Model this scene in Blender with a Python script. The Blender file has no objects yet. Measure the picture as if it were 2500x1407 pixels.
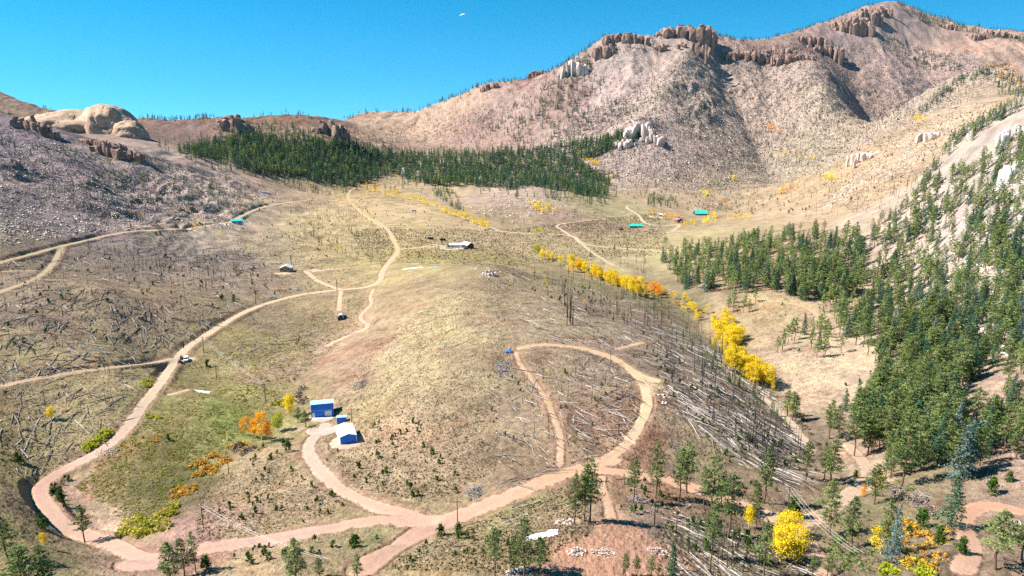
import bpy, math, random
import numpy as np
from mathutils import Vector, Matrix
random.seed(7); rng = np.random.default_rng(7)
sc = bpy.context.scene
COL = sc.collection

# ------------------------------------------------------------------ camera, sky, sun, exposure
F, PITCH, CH = 1689.0, math.radians(13.7), 150.0       # focal length in photo pixels, pitch down, camera height
cam = bpy.data.cameras.new('camera'); cam.lens = 36 * F / 2500; cam.sensor_width = 36
cam.clip_start = 1; cam.clip_end = 30000
co = bpy.data.objects.new('camera', cam); COL.objects.link(co)
co.location = (0, 0, CH); co.rotation_euler = (math.pi / 2 - PITCH, 0, 0); sc.camera = co

SUN_EL = math.radians(46)
SDX, SDY = -1.0, -0.04                                   # horizontal direction towards the sun
wd = bpy.data.worlds.new('World'); sc.world = wd; wd.use_nodes = True
nt = wd.node_tree; nt.nodes.clear()
o_ = nt.nodes.new('ShaderNodeOutputWorld'); bg = nt.nodes.new('ShaderNodeBackground')
sky = nt.nodes.new('ShaderNodeTexSky'); sky.sky_type = 'NISHITA'; sky.sun_disc = False
sky.sun_elevation = SUN_EL; sky.sun_rotation = math.atan2(SDX, SDY); sky.altitude = 2600
sky.air_density = 1.0; sky.dust_density = 0.1; sky.ozone_density = 1.6
hs = nt.nodes.new('ShaderNodeHueSaturation'); hs.inputs['Hue'].default_value = 0.475
hs.inputs['Saturation'].default_value = 1.45; hs.inputs['Value'].default_value = 1.0
gc = nt.nodes.new('ShaderNodeTexCoord'); va = nt.nodes.new('ShaderNodeVectorMath'); va.operation = 'MULTIPLY_ADD'   # a high, dry sky: deep blue almost down to the ridges
va.inputs[1].default_value = (1, 1, 1.25); va.inputs[2].default_value = (0, 0, 0.16); nt.links.new(gc.outputs['Generated'], va.inputs[0]); nt.links.new(va.outputs[0], sky.inputs[0])
nt.links.new(sky.outputs[0], hs.inputs['Color']); nt.links.new(hs.outputs[0], bg.inputs[0])
bg.inputs[1].default_value = 0.095; nt.links.new(bg.outputs[0], o_.inputs[0])
sl = bpy.data.lights.new('sun', 'SUN'); sl.energy = 5.0; sl.angle = math.radians(0.5); sl.color = (1, 0.955, 0.88)
so = bpy.data.objects.new('sun', sl); COL.objects.link(so); so.location = (-200, 80, 300)
SD = Vector((SDX * math.cos(SUN_EL), SDY * math.cos(SUN_EL), math.sin(SUN_EL))).normalized()
so.rotation_euler = SD.to_track_quat('Z', 'Y').to_euler()
sc.view_settings.view_transform = 'Standard'; sc.view_settings.look = 'None'; sc.view_settings.gamma = 1
sc.view_settings.exposure = 1.30
sc.cycles.max_bounces = 4; sc.cycles.diffuse_bounces = 2; sc.cycles.transparent_max_bounces = 4
sc.cycles.use_denoising = False; sc.cycles.use_adaptive_sampling = True

# ------------------------------------------------------------------ pixel (photo, 2500 wide) -> ray
cp, sp_ = math.cos(PITCH), math.sin(PITCH)
def ray(px, py):
    dx = (np.asarray(px, float) - 1250) / F; dy = -(np.asarray(py, float) - 703.5) / F
    yy = cp + dy * sp_; zz = -sp_ + dy * cp
    return dx / yy, zz / yy                              # X/D and z/D of the ray
def project(X, Y, Z):
    Z = Z - CH
    fwd = Y * cp - Z * sp_; up = Y * sp_ + Z * cp
    return 1250 + F * X / fwd, 703.5 - F * up / fwd

# ------------------------------------------------------------------ noise
_perm = np.concatenate([np.random.default_rng(3).permutation(4096)] * 2)
_ang = np.random.default_rng(4).uniform(0, 2 * np.pi, 4096); _gx, _gy = np.cos(_ang), np.sin(_ang)
def perlin(x, y):
    xi = np.floor(x).astype(np.int64); yi = np.floor(y).astype(np.int64)
    xf = x - xi; yf = y - yi
    u = xf * xf * xf * (xf * (xf * 6 - 15) + 10); v = yf * yf * yf * (yf * (yf * 6 - 15) + 10)
    def g(ix, iy, fx, fy):
        h = _perm[(_perm[ix & 4095] + iy) & 4095]
        return _gx[h] * fx + _gy[h] * fy
    a = g(xi, yi, xf, yf); b = g(xi + 1, yi, xf - 1, yf); c = g(xi, yi + 1, xf, yf - 1); d = g(xi + 1, yi + 1, xf - 1, yf - 1)
    return 1.5 * ((a + u * (b - a)) + v * ((c + u * (d - c)) - (a + u * (b - a))))
def sstep(a, b, x):
    t = np.clip((x - a) / (b - a), 0, 1); return t * t * (3 - 2 * t)

# ------------------------------------------------------------------ the shape of the land: pixel, pixel, distance
CP = """
880 304 3000;1000 288 2950;1100 252 2900;1190 210 2850;1280 196 2750;1360 172 2650;1420 134 2600;1490 94 2550;1560 92 2600;1620 90 2650;1700 76 2700
1740 90 2750;1790 99 2850;1900 91 3000;1980 72 3100;2050 42 3250;2110 20 3350;2160 4 3400;2200 12 3450;2280 40 3500;2350 64 3550;2430 74 3500;2500 80 3450
2700 130 3400;2950 180 3400;340 294 2600;450 299 2600;520 297 2600;630 292 2450;700 284 2400;760 300 2600;840 306 2900
0 238 3300;30 262 3300;60 285 3300;-300 240 3300;200 300 2900;450 325 2200
0 264 2700;40 280 2600;100 292 2500;200 297 2500;300 297 2500;0 275 1900;100 302 1900;200 306 1900;300 306 1900;-300 270 2000;-300 255 2700
20 290 1050;100 308 1080;140 338 1040;200 352 1000;300 374 1000;350 388 1000;-150 292 1000;-400 290 900
60 315 1250;200 330 1300;350 335 1400;150 302 1500;210 302 1500;270 302 1450;312 308 1420;345 330 1370;100 304 1500
0 350 850;100 400 830;200 420 850;300 430 900;400 420 1000;0 450 650;200 480 760;100 520 620;0 600 480;230 580 600;330 562 650;450 560 720;0 520 560
-200 500 520;-200 700 350;-200 900 250;-200 1100 185;-200 1350 130
500 450 980;600 480 1050;650 465 1180;750 480 1250;560 400 1300;450 350 1500;420 400 1100;600 330 1700;560 300 1650;700 320 1800;800 316 1750;840 330 1800
700 400 1450;860 450 1500;900 400 1700;1000 345 2150;1000 400 1800;1000 320 2550;1160 345 2200;1100 400 1750;1200 430 1600;1110 490 1350;1060 440 1500
1200 470 1400;1300 440 1500;1300 340 2000;1300 250 2350;1400 400 1750;1400 300 2050;1420 450 1500;1500 330 1950;1560 305 1800;1600 325 1850;1540 380 1700
1500 440 1600;1600 460 1500;1640 400 1650;1700 450 1550;1720 360 1850;1850 400 1850;1900 330 2060;1840 260 2280;1780 180 2520
1450 220 2350;1550 200 2350;1690 130 2550;1660 190 2300;1620 250 2100;1580 290 1880;1740 170 2480;1800 300 2080;1880 400 1850
1960 120 2850;1990 150 2700;2010 200 2500;2000 245 2250;1960 330 2000;1950 420 1650;2060 160 2900;2120 260 2600;2150 330 2400;2200 250 2700;2250 180 2900
2300 220 2800;2400 140 3000;2500 170 2900;2300 120 3200;2090 90 3100
2149 342 1300;2189 316 1400;2262 275 1550;2336 217 1750;2400 172 1900;2500 200 1900;2700 230 1800
2200 380 1150;2350 280 1300;2430 270 1200;2300 400 950;2100 450 1050;2000 480 1150;1880 500 1250;1800 480 1400
2500 250 600;2400 300 620;2330 340 640;2250 440 640;2150 490 650;2000 560 660;1850 590 690;1700 590 740;1620 640 680;2700 180 600;2900 300 480
2490 450 450;2490 640 370;2490 850 270;2490 1000 214;2300 700 430;2300 850 310;2300 550 520;2100 650 520;2100 800 390;2100 950 295;1900 720 480;1750 690 530
2700 700 330;2700 1000 210;2700 1350 125
1900 870 350;1950 1000 270;1990 1100 218;2200 1190 172;2300 1300 138;2400 1250 150;2490 1300 135;2490 1200 160;2490 1400 118;2300 1400 118;2000 1300 148
2000 1400 124;1800 1250 160;1700 1180 180;1600 1250 155;1440 1275 139;1500 1380 118;1300 1390 118;1100 1390 121;1150 1300 148;900 1390 125;700 1390 130;500 1390 136
300 1400 138;100 1400 130;0 1400 130
420 900 337;785 1015 263;207 1322 168;120 1190 205;1130 600 822;0 720 370;0 930 265;0 1200 172;250 720 385;250 850 320;250 1000 250;600 700 510;600 800 400
600 620 650;450 650 560;250 650 500;150 660 470;330 600 600;550 560 760;800 560 900;1000 560 900;1300 560 950;1000 500 1200;950 480 1300;1150 520 1080
1250 470 1350;1400 520 1130;1500 480 1350;1700 560 930;1600 600 800;1500 640 690;1400 600 800;1711 515 1250;1551 550 1080;1400 570 940
580 540 850;870 470 1400;697 660 590;950 620 730;850 710 520;830 780 430;780 850 365;650 940 300;640 1040 250;500 1140 210;370 1280 170;360 1370 146
600 1330 153;950 1250 165;1100 1270 158;1300 1180 175;1460 1140 187;1570 960 240;1400 845 300;1260 850 300;1190 760 375;1200 650 500;1130 640 620
1700 760 470;1880 930 310;1780 830 400;1500 690 590;1300 625 720;1000 1000 245;1000 850 325;1000 720 430;870 1200 182;850 1075 228;1100 680 480;1300 690 480
1400 740 410;1550 800 350;1700 900 290;1850 1050 225;1450 1000 230;1250 1000 240
"""
pts = np.array([[float(v) for v in q.split()] for l in CP.strip().split('\n') for q in l.split(';') if q.strip()])
S0, R0 = ray(pts[:, 0], pts[:, 1])
cs, cl, cz = list(S0), list(np.log(pts[:, 2])), list(CH + R0 * pts[:, 2])
# the far side of the ridges falls away
for (px, py, D) in pts[:[tuple(q) for q in pts].index((450.0, 325.0, 2200.0)) + 1]:
    s, r = ray(px, py)
    if D >= 2350 and py < 310: cs.append(float(s)); cl.append(math.log(D * 1.22)); cz.append(CH + r * D - 0.10 * D - 40)
for px in range(-600, 3200, 250):
    s, _ = ray(px, 300); cs.append(float(s)); cl.append(math.log(9000)); cz.append(-150.)
    cs.append(float(s)); cl.append(math.log(55)); cz.append(62 - 0.004 * abs(px - 1250))
for (px, py, D, drop) in [(2400, 300, 760, 45), (2500, 250, 760, 45), (2300, 400, 760, 12), (1200, 650, 590, 22), (1560, 305, 1950, 10), (100, 308, 1180, 18), (-200, 250, 1180, 10)]:
    s, r = ray(px, py); cs.append(float(s)); cl.append(math.log(D)); 
    D0 = [p[2] for p in pts if p[0] == px and p[1] == py]; D0 = D0[0] if D0 else D
    cz.append(CH + r * D0 - drop)
cs, cl, cz = map(np.array, (cs, cl, cz))
def phi(d2): return d2 * np.log(d2 + 1e-12)
n = len(cs); A = np.zeros((n + 3, n + 3))
A[:n, :n] = phi((cs[:, None] - cs) ** 2 + (cl[:, None] - cl) ** 2) + np.eye(n) * 2e-4
A[:n, n] = 1; A[:n, n + 1] = cs; A[:n, n + 2] = cl; A[n:, :n] = A[:n, n:].T
# solve for the height below the camera divided by distance: keeps the accuracy in the picture even
w = np.linalg.solve(A, np.concatenate([(cz - CH) / np.exp(cl), np.zeros(3)]))
NS, NL = 1650, 1900
sv = np.linspace(-1.15, 1.15, NS); L0, L1 = math.log(62), math.log(8500)
tt = np.linspace(0, 1, NL); lv = L0 + (L1 - L0) * tt
gs, gl = np.linspace(-1.15, 1.15, 420), np.linspace(L0, L1, 420)
Gs, Gl = np.meshgrid(gs, gl)
acc = w[n] + w[n + 1] * Gs + w[n + 2] * Gl
for k in range(n): acc += w[k] * phi((Gs - cs[k]) ** 2 + (Gl - cl[k]) ** 2)
GX, GY = Gs * np.exp(Gl), np.exp(Gl)
GZ = CH + acc * GY

def seg_dist(X, Y, poly):
    best = np.full(X.shape, 1e9); along = np.zeros(X.shape); tot = len(poly) - 1
    for i in range(tot):
        ax, ay = poly[i]; bx, by = poly[i + 1]; vx, vy = bx - ax, by - ay
        t = np.clip(((X - ax) * vx + (Y - ay) * vy) / (vx * vx + vy * vy + 1e-9), 0, 1)
        d = np.hypot(X - ax - t * vx, Y - ay - t * vy); m = d < best
        best = np.where(m, d, best); along = np.where(m, (i + t) / tot, along)
    return best, along
def carve(spec, amp, width, sharp=False):
    poly = []
    for q in spec.split(';'):
        px, py, D = map(float, q.split()); s, r = ray(px, py); poly.append((float(s) * D, D))
    d, a = seg_dist(GX, GY, poly)
    fade = np.sin(np.pi * np.clip(a * 0.92 + 0.04, 0, 1)) ** 0.7
    prof = np.exp(-np.sqrt(d * d + 144) / width) if sharp else np.exp(-(d / width) ** 2)
    return amp * prof * fade
RG = [  # ridges (+) and gullies (-) of the mountain
 ("1690 90 2650;1690 130 2550;1660 190 2300;1620 250 2100;1580 290 1880", 55, 90, 1),
 ("1745 150 2700;1770 220 2480;1830 320 2150;1890 400 1850;1960 440 1550", -55, 80, 1),
 ("1960 120 2850;2000 190 2550;2010 240 2300;1970 320 2020", 60, 110, 1),
 ("1855 130 2850;1860 200 2600;1880 280 2350;1900 350 2050", -34, 70, 1),
 ("1800 130 2800;1830 200 2600;1850 280 2350", 30, 60, 1),
 ("2060 150 2950;2110 240 2650;2150 320 2400;2120 380 2050;2020 430 1600", -65, 90, 1),
 ("2100 60 3200;2150 150 3000;2220 230 2700;2240 290 2400", 45, 90, 1),
 ("2200 110 3200;2270 200 2950;2270 290 2500", -40, 80, 1),
 ("2300 90 3300;2330 150 3000;2340 200 2700", 35, 90, 1),
 ("1560 110 2550;1540 190 2350;1490 270 2150", 32, 70, 1),
 ("1500 120 2500;1450 220 2300;1400 290 2100", -28, 70, 1),
 ("1620 120 2580;1590 200 2350;1560 260 2100", -26, 60, 1),
 ("1400 160 2550;1350 240 2350;1290 310 2100", 30, 80, 1),
 ("1300 200 2650;1240 270 2450;1180 330 2250", -24, 90, 1),
 ("60 330 1020;150 400 850;230 470 760;300 540 680", 9, 40, 1),
 ("200 380 950;300 440 880;400 500 820;470 540 760", -9, 40, 1),
 ("1300 610 760;1400 650 660;1500 695 590;1600 720 540;1700 765 470;1790 850 390;1880 940 310;1980 1060 235;2100 1180 178;2240 1260 148", -5, 22, 0),
 ("900 770 430;800 850 365;700 950 295;640 1040 250;520 1130 215;400 1250 178", -3.5, 16, 0),
]
for s_, a_, w_, h_ in RG: GZ += carve(s_, a_ * (0.85 if a_ < -20 else 0.85 if a_ > 20 else 1), w_, bool(h_))

def up2(G):                                              # coarse grid -> fine grid
    fi = np.clip((lv - L0) / (L1 - L0) * 419, 0, 418.999); fj = np.clip((sv + 1.15) / 2.3 * 419, 0, 418.999)
    i0 = fi.astype(int); j0 = fj.astype(int); a = (fi - i0)[:, None]; b = (fj - j0)[None]
    T = G[i0] * (1 - a) + G[i0 + 1] * a
    return T[:, j0] * (1 - b) + T[:, j0 + 1] * b
SS, LL = np.meshgrid(sv, lv); Y = np.exp(LL); X = SS * Y
Z = up2(GZ)
cell = Y * 0.0028
mount = sstep(1300, 1900, Y) * sstep(60, 260, Z) + 0.5 * sstep(1300, 2000, Y)
mount = np.clip(mount, 0, 1)
lefts = sstep(-0.15, -0.5, SS) * sstep(450, 800, Y) * sstep(1350, 1150, Y)
wx = X + 30 * perlin(X / 140, Y / 140); wy = Y + 30 * perlin(X / 140 + 9, Y / 140 + 5)
def octv(wl, amp, ridged=False, off=0.0):
    p = perlin(wx / wl + off, wy / wl + off * 1.7)
    if ridged: p = 0.6 - 2 * np.abs(p)
    return amp * p * sstep(1.6, 3.2, wl / cell)
Zb = Z + mount * (octv(260, 7, True, 3) + octv(110, 7, True, 7)) + (1 - mount) * (octv(70, 1.6, off=2) + octv(28, 0.7, off=4)) + lefts * (octv(90, 7, True, 1) + octv(35, 3, off=8))
mt2 = np.clip(mount + lefts * 0.55, 0, 1)
DET = mt2 * (octv(48, 6, True, 11) + octv(20, 3.2, True, 13) + octv(9, 1.5, off=5)) + (1 - mt2) * (octv(12, .30, off=6) + octv(5, .20, off=12) + octv(2.2, .14, off=14) + octv(1.1, .13, off=15))
Z = Zb.copy()

# ------------------------------------------------------------------ looking things up on the land
def zat(x, y, G=None):
    G = Z if G is None else G
    x = np.asarray(x, float); y = np.asarray(y, float)
    fi = np.clip((np.log(y) - L0) / (L1 - L0) * (NL - 1), 0, NL - 1.001); fj = np.clip((x / y + 1.15) / 2.3 * (NS - 1), 0, NS - 1.001)
    i = fi.astype(int); j = fj.astype(int); a = fi - i; b = fj - j
    return (G[i, j] * (1 - b) + G[i, j + 1] * b) * (1 - a) + (G[i + 1, j] * (1 - b) + G[i + 1, j + 1] * b) * a
YR = np.exp(lv)
def hit(px, py, G=None):                                 # where the line of sight through photo pixels meets the land
    G = Z if G is None else G
    px = np.atleast_1d(np.asarray(px, float)); py = np.atleast_1d(np.asarray(py, float)); out = np.full((len(px), 3), np.nan)
    for c in range(0, len(px), 2000):
        s, r = ray(px[c:c + 2000], py[c:c + 2000])
        fj = np.clip((s + 1.15) / 2.3 * (NS - 1), 0, NS - 1.001); j = fj.astype(int); b = fj - j
        T = G[:, j] * (1 - b) + G[:, j + 1] * b - (CH + r[None] * YR[:, None])
        T[:12] = -1
        up = T > 0; i = np.argmax(up, 0); ok = up.any(0) & (i > 0); i = np.where(ok, i, 1)
        k = np.arange(len(s)); t0 = T[i - 1, k]; t1 = T[i, k]; f = np.clip(-t0 / (t1 - t0 + 1e-9), 0, 1)
        D = YR[i - 1] + f * (YR[i] - YR[i - 1])
        out[c:c + 2000] = np.where(ok[:, None], np.stack([s * D, D, CH + r * D], 1), np.nan)
    return out
def hit1(px, py):
    for k in range(60):
        p = hit(px, py + 2 * k)[0]
        if not np.isnan(p[0]): return p
    return p
def skyline(px, G=None):
    G = Z if G is None else G; py = 250.0
    for _ in range(3):
        s, _r = ray(px, py); j = int(np.clip((float(s) + 1.15) / 2.3 * (NS - 1), 0, NS - 2)); q = (G[:, j] - CH) / YR; i = int(np.argmax(q[:-30])); x, y, z = float(s) * YR[i], YR[i], G[i, j]
        py = float(project(x, y, z)[1])
    return np.array([x, y, z])
def lin(c): c = np.asarray(c, float) / 255; return np.where(c <= 0.04045, c / 12.92, ((c + 0.055) / 1.055) ** 2.4)

# ------------------------------------------------------------------ roads
ROADS = [
 (5.4, "870 1395;900 1372;950 1345;1000 1315;1050 1292;1100 1270;1150 1250;1200 1230;1250 1208;1300 1185;1340 1168;1380 1155;1440 1138;1480 1125"),
 (3.6, "1460 1130;1520 1098;1545 1065;1562 1035;1578 1005;1583 975;1572 940;1545 905;1500 876;1445 856;1400 846;1340 841;1295 843;1262 853"),
 (4.6, "1420 1142;1500 1150;1560 1158;1620 1170;1680 1188;1760 1214;1820 1236;1880 1260;1930 1280;1965 1310;1990 1345;2003 1395"),
 (4.5, "1920 1276;1990 1266;2030 1245;2065 1212;2110 1185;2125 1150;2100 1120;2070 1085"),
 (4.4, "1060 1280;1010 1258;950 1245;900 1228;850 1205;805 1172;768 1130;752 1100;762 1072;785 1052;800 1035"),
 (4.6, "1060 1283;1000 1268;930 1266;850 1280;750 1300;650 1320;560 1330;480 1340;420 1352;360 1365;300 1338;250 1320;200 1308;155 1283;122 1245;98 1205;100 1182;140 1155;200 1125;250 1100;290 1068;322 1028;350 988;380 950;405 915;432 878;460 845;500 820;560 782;620 752;700 727;770 714;830 708;890 702;925 688;935 662;955 635;971 612;960 585;945 560;920 545;890 525;865 503;850 485;855 466;885 452"),
 (4.0, "432 875;380 884;300 894;200 905;100 922;0 940"),
 (5.0, "-60 655;0 640;60 625;130 606;200 589;270 573;340 563;400 561;450 558;510 550;560 543;592 526;640 506;700 495;760 487"),
 (3.5, "-30 722;0 712;50 695;100 672;132 640;150 604"), (3.0, "-20 664;50 660;105 664"),
 (3.0, "300 548;350 552;400 556;450 560"),
 (5.0, "971 610;1010 606;1060 603;1090 609;1120 611"), (3.0, "1020 606;1060 597;1090 606"),
 (4.2, "760 664;800 658;835 657"), (4.0, "745 660;770 682;800 696;835 708"), (3.0, "832 710;830 735;828 760"),
 (2.6, "912 705;905 725;908 742;885 765;882 780;900 792;895 800;860 815;825 832;790 848"),
 (5.0, "880 452;920 462;960 477;1030 490;1090 515;1150 538;1190 552;1225 565;1290 570;1350 572;1400 578;1425 596;1500 605;1580 611;1650 617"),
 (3.6, "865 492;920 490;1000 503;1060 520;1100 530"), (3.0, "940 548;1050 548;1140 556;1230 568"),
 (3.6, "1415 590;1440 612;1470 632;1500 650"), (3.6, "1395 577;1372 562;1360 550;1420 540;1480 534"), (4.2, "1535 502;1530 508;1558 525;1575 545;1620 552;1660 548;1640 565"),
 (2.0, "1262 855;1266 880;1292 915;1330 965;1358 1030;1370 1080;1368 1140"), (2.2, "1500 853;1540 843;1575 836"),
 (3.2, "1858 968;1895 998;1930 1030;1960 1068;1990 1110"), (2.0, "1474 1158;1468 1185;1485 1225;1496 1262"),
 (4.0, "2520 1250;2460 1234;2400 1236;2362 1254;2352 1285;2372 1330;2365 1370;2345 1400"),
 (3.6, "1830 728;1900 736;1960 747;2005 775;2030 815;2040 860"), (2.6, "1440 855;1415 846"),
 (5.0, "1540 905;1580 925;1612 932"), (2.0, "400 962;430 958;470 955"), (3.0, "1050 1282;1010 1300;960 1330"),
]
PADS = [(798, 1050, 9, 6), (1035, 1275, 9, 5), (770, 660, 8, 5), (1120, 606, 16, 7), (1480, 1125, 6, 4),
        (848, 1078, 7, 7), (352, 1372, 8, 5), (690, 668, 9, 4), (455, 878, 6, 5), (785, 1022, 7, 4), (355, 563, 16, 5)]
SOFT = [(1400, 1345, 8, 6), (1460, 1340, 12, 8), (1560, 1345, 9, 6), (1520, 1300, 7, 6), (1490, 1290, 5, 8), (1500, 1385, 14, 4), (1640, 1370, 5, 5), (780, 858, 3, 7), (240, 1285, 4, 3), (1590, 945, 5, 9), (2090, 960, 5, 12), (2160, 1175, 6, 5), (1600, 530, 18, 12), (2130, 1130, 4, 10), (2120, 1050, 4, 9), (1940, 790, 5, 16), (2480, 1290, 6, 5), (250, 1345, 5, 4), (860, 1065, 5, 6), (720, 1050, 5, 5), (1095, 600, 9, 10), (1480, 1120, 6, 4), (1500, 1095, 3, 5), (2350, 600, 6, 14), (2450, 880, 5, 14)]
RD = np.full(Z.shape, 99.0); RZ = np.zeros(Z.shape); RW = np.zeros(Z.shape); RQ = np.zeros(Z.shape) + 1e-12   # distance past the road's edge, its height
dl = (L1 - L0) / (NL - 1); dss = 2.3 / (NS - 1)
def stamp(x, y, z, half, reach, ey=1.0):
    global RD, RZ, RQ, RW
    R = half + reach
    i0 = max(int((math.log(max(y - R * ey, 63)) - L0) / dl), 0); i1 = min(int((math.log(y + R * ey) - L0) / dl) + 2, NL)
    j0 = max(int(((x - R) / y + 1.15) / dss) - 2, 0); j1 = min(int(((x + R) / y + 1.15) / dss) + 3, NS)
    if i1 <= i0 or j1 <= j0: return
    sx = X[i0:i1, j0:j1]; sy = Y[i0:i1, j0:j1]
    d = np.hypot(sx - x, (sy - y) / ey) - half
    sub = RD[i0:i1, j0:j1]; m = d < sub
    sub[m] = d[m]; RW[i0:i1, j0:j1][m] = half
    w_ = np.exp(-np.maximum(d + min(half, 3.0), 0) ** 2 / 5.0); RZ[i0:i1, j0:j1] += w_ * z; RQ[i0:i1, j0:j1] += w_
for wdt, spec in ROADS:
    q = np.array([[float(v) for v in p.split()] for p in spec.split(';')])
    # refine in the picture first so that the road follows the photo between points, then lay it out on the ground
    t = np.linspace(0, len(q) - 1, (len(q) - 1) * 6 + 1); i = np.minimum(t.astype(int), len(q) - 2); f = (t - i)[:, None]
    P0 = q[np.maximum(i - 1, 0)]; P1 = q[i]; P2 = q[i + 1]; P3 = q[np.minimum(i + 2, len(q) - 1)]
    qq = 0.5 * (2 * P1 + (P2 - P0) * f + (2 * P0 - 5 * P1 + 4 * P2 - P3) * f ** 2 + (3 * P1 - P0 - 3 * P2 + P3) * f ** 3)
    p = hit(qq[:, 0], qq[:, 1], Zb); p = p[~np.isnan(p[:, 0])]
    seg = np.hypot(*np.diff(p[:, :2], axis=0).T); keep = np.concatenate([[True], seg < 140]); p = p[keep]
    L = np.concatenate([[0], np.cumsum(np.hypot(*np.diff(p[:, :2], axis=0).T))]); m = max(int(L[-1] / 1.3), 3); u = np.linspace(0, L[-1], m)
    xs, ys = np.interp(u, L, p[:, 0]), np.interp(u, L, p[:, 1])
    k = 9; ker = np.ones(k) / k
    for _ in range(2): xs = np.convolve(np.pad(xs, k // 2, 'edge'), ker, 'valid'); ys = np.convolve(np.pad(ys, k // 2, 'edge'), ker, 'valid')
    zs = zat(xs, ys, Zb); zs = np.convolve(np.pad(zs, 8, 'edge'), np.ones(17) / 17, 'valid')
    wob = perlin(u / 14 + wdt * 7, u * 0 + wdt)
    for a_, b_, c_, d_ in zip(xs, ys, zs, wob): stamp(a_, b_, c_ - 0.05, wdt * (0.5 + 0.10 * d_), 4.5)
for px, py, rx, ry in PADS:
    h_ = hit(px, py, Zb)[0]
    if not np.isnan(h_[0]): stamp(h_[0], h_[1], h_[2], rx * 0.8, 4.5, ry / rx)
RZ /= RQ
SO = np.full(Z.shape, 99.0); keepRD = RD.copy(); keepW = RW.copy(); keepZ = RZ.copy(); RD[:] = 99
for px, py, rx, ry in SOFT:
    h_ = hit1(px, py)
    if not np.isnan(h_[0]): stamp(h_[0], h_[1], h_[2], rx * 0.8, 5, ry / rx)
SO = RD; RD = keepRD; RW = keepW; RZ = keepZ
edge = RD + (0.40 + 0.16 * RW) * perlin(X / 2.1, Y / 2.1) + 0.3 * perlin(X / 0.8, Y / 0.8)
blend = sstep(3.6, 0.3, RD)
Z = (Zb + DET * sstep(0.2, 1.6, RD)) * (1 - blend) + (RZ + 0.02 * perlin(X / 1.2, Y / 1.2)) * blend
Z -= 0.38 * np.exp(-((RD - 0.55) / 0.42) ** 2) * np.clip(.55 + 1.2 * perlin(X / 17, Y / 17), 0, 1.2) * sstep(900, 500, Y)
near = sstep(900, 350, Y) * sstep(0, 1.0, RD)
Z += near * (0.30 * np.maximum(perlin(X / 0.75, Y / 0.75), 0) + 0.16 * perlin(X / 1.5 + 3, Y / 1.5) + 0.20 * np.maximum(perlin(X / 0.42 + 5, Y / 0.42), -.1) * sstep(330, 150, Y))

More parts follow.
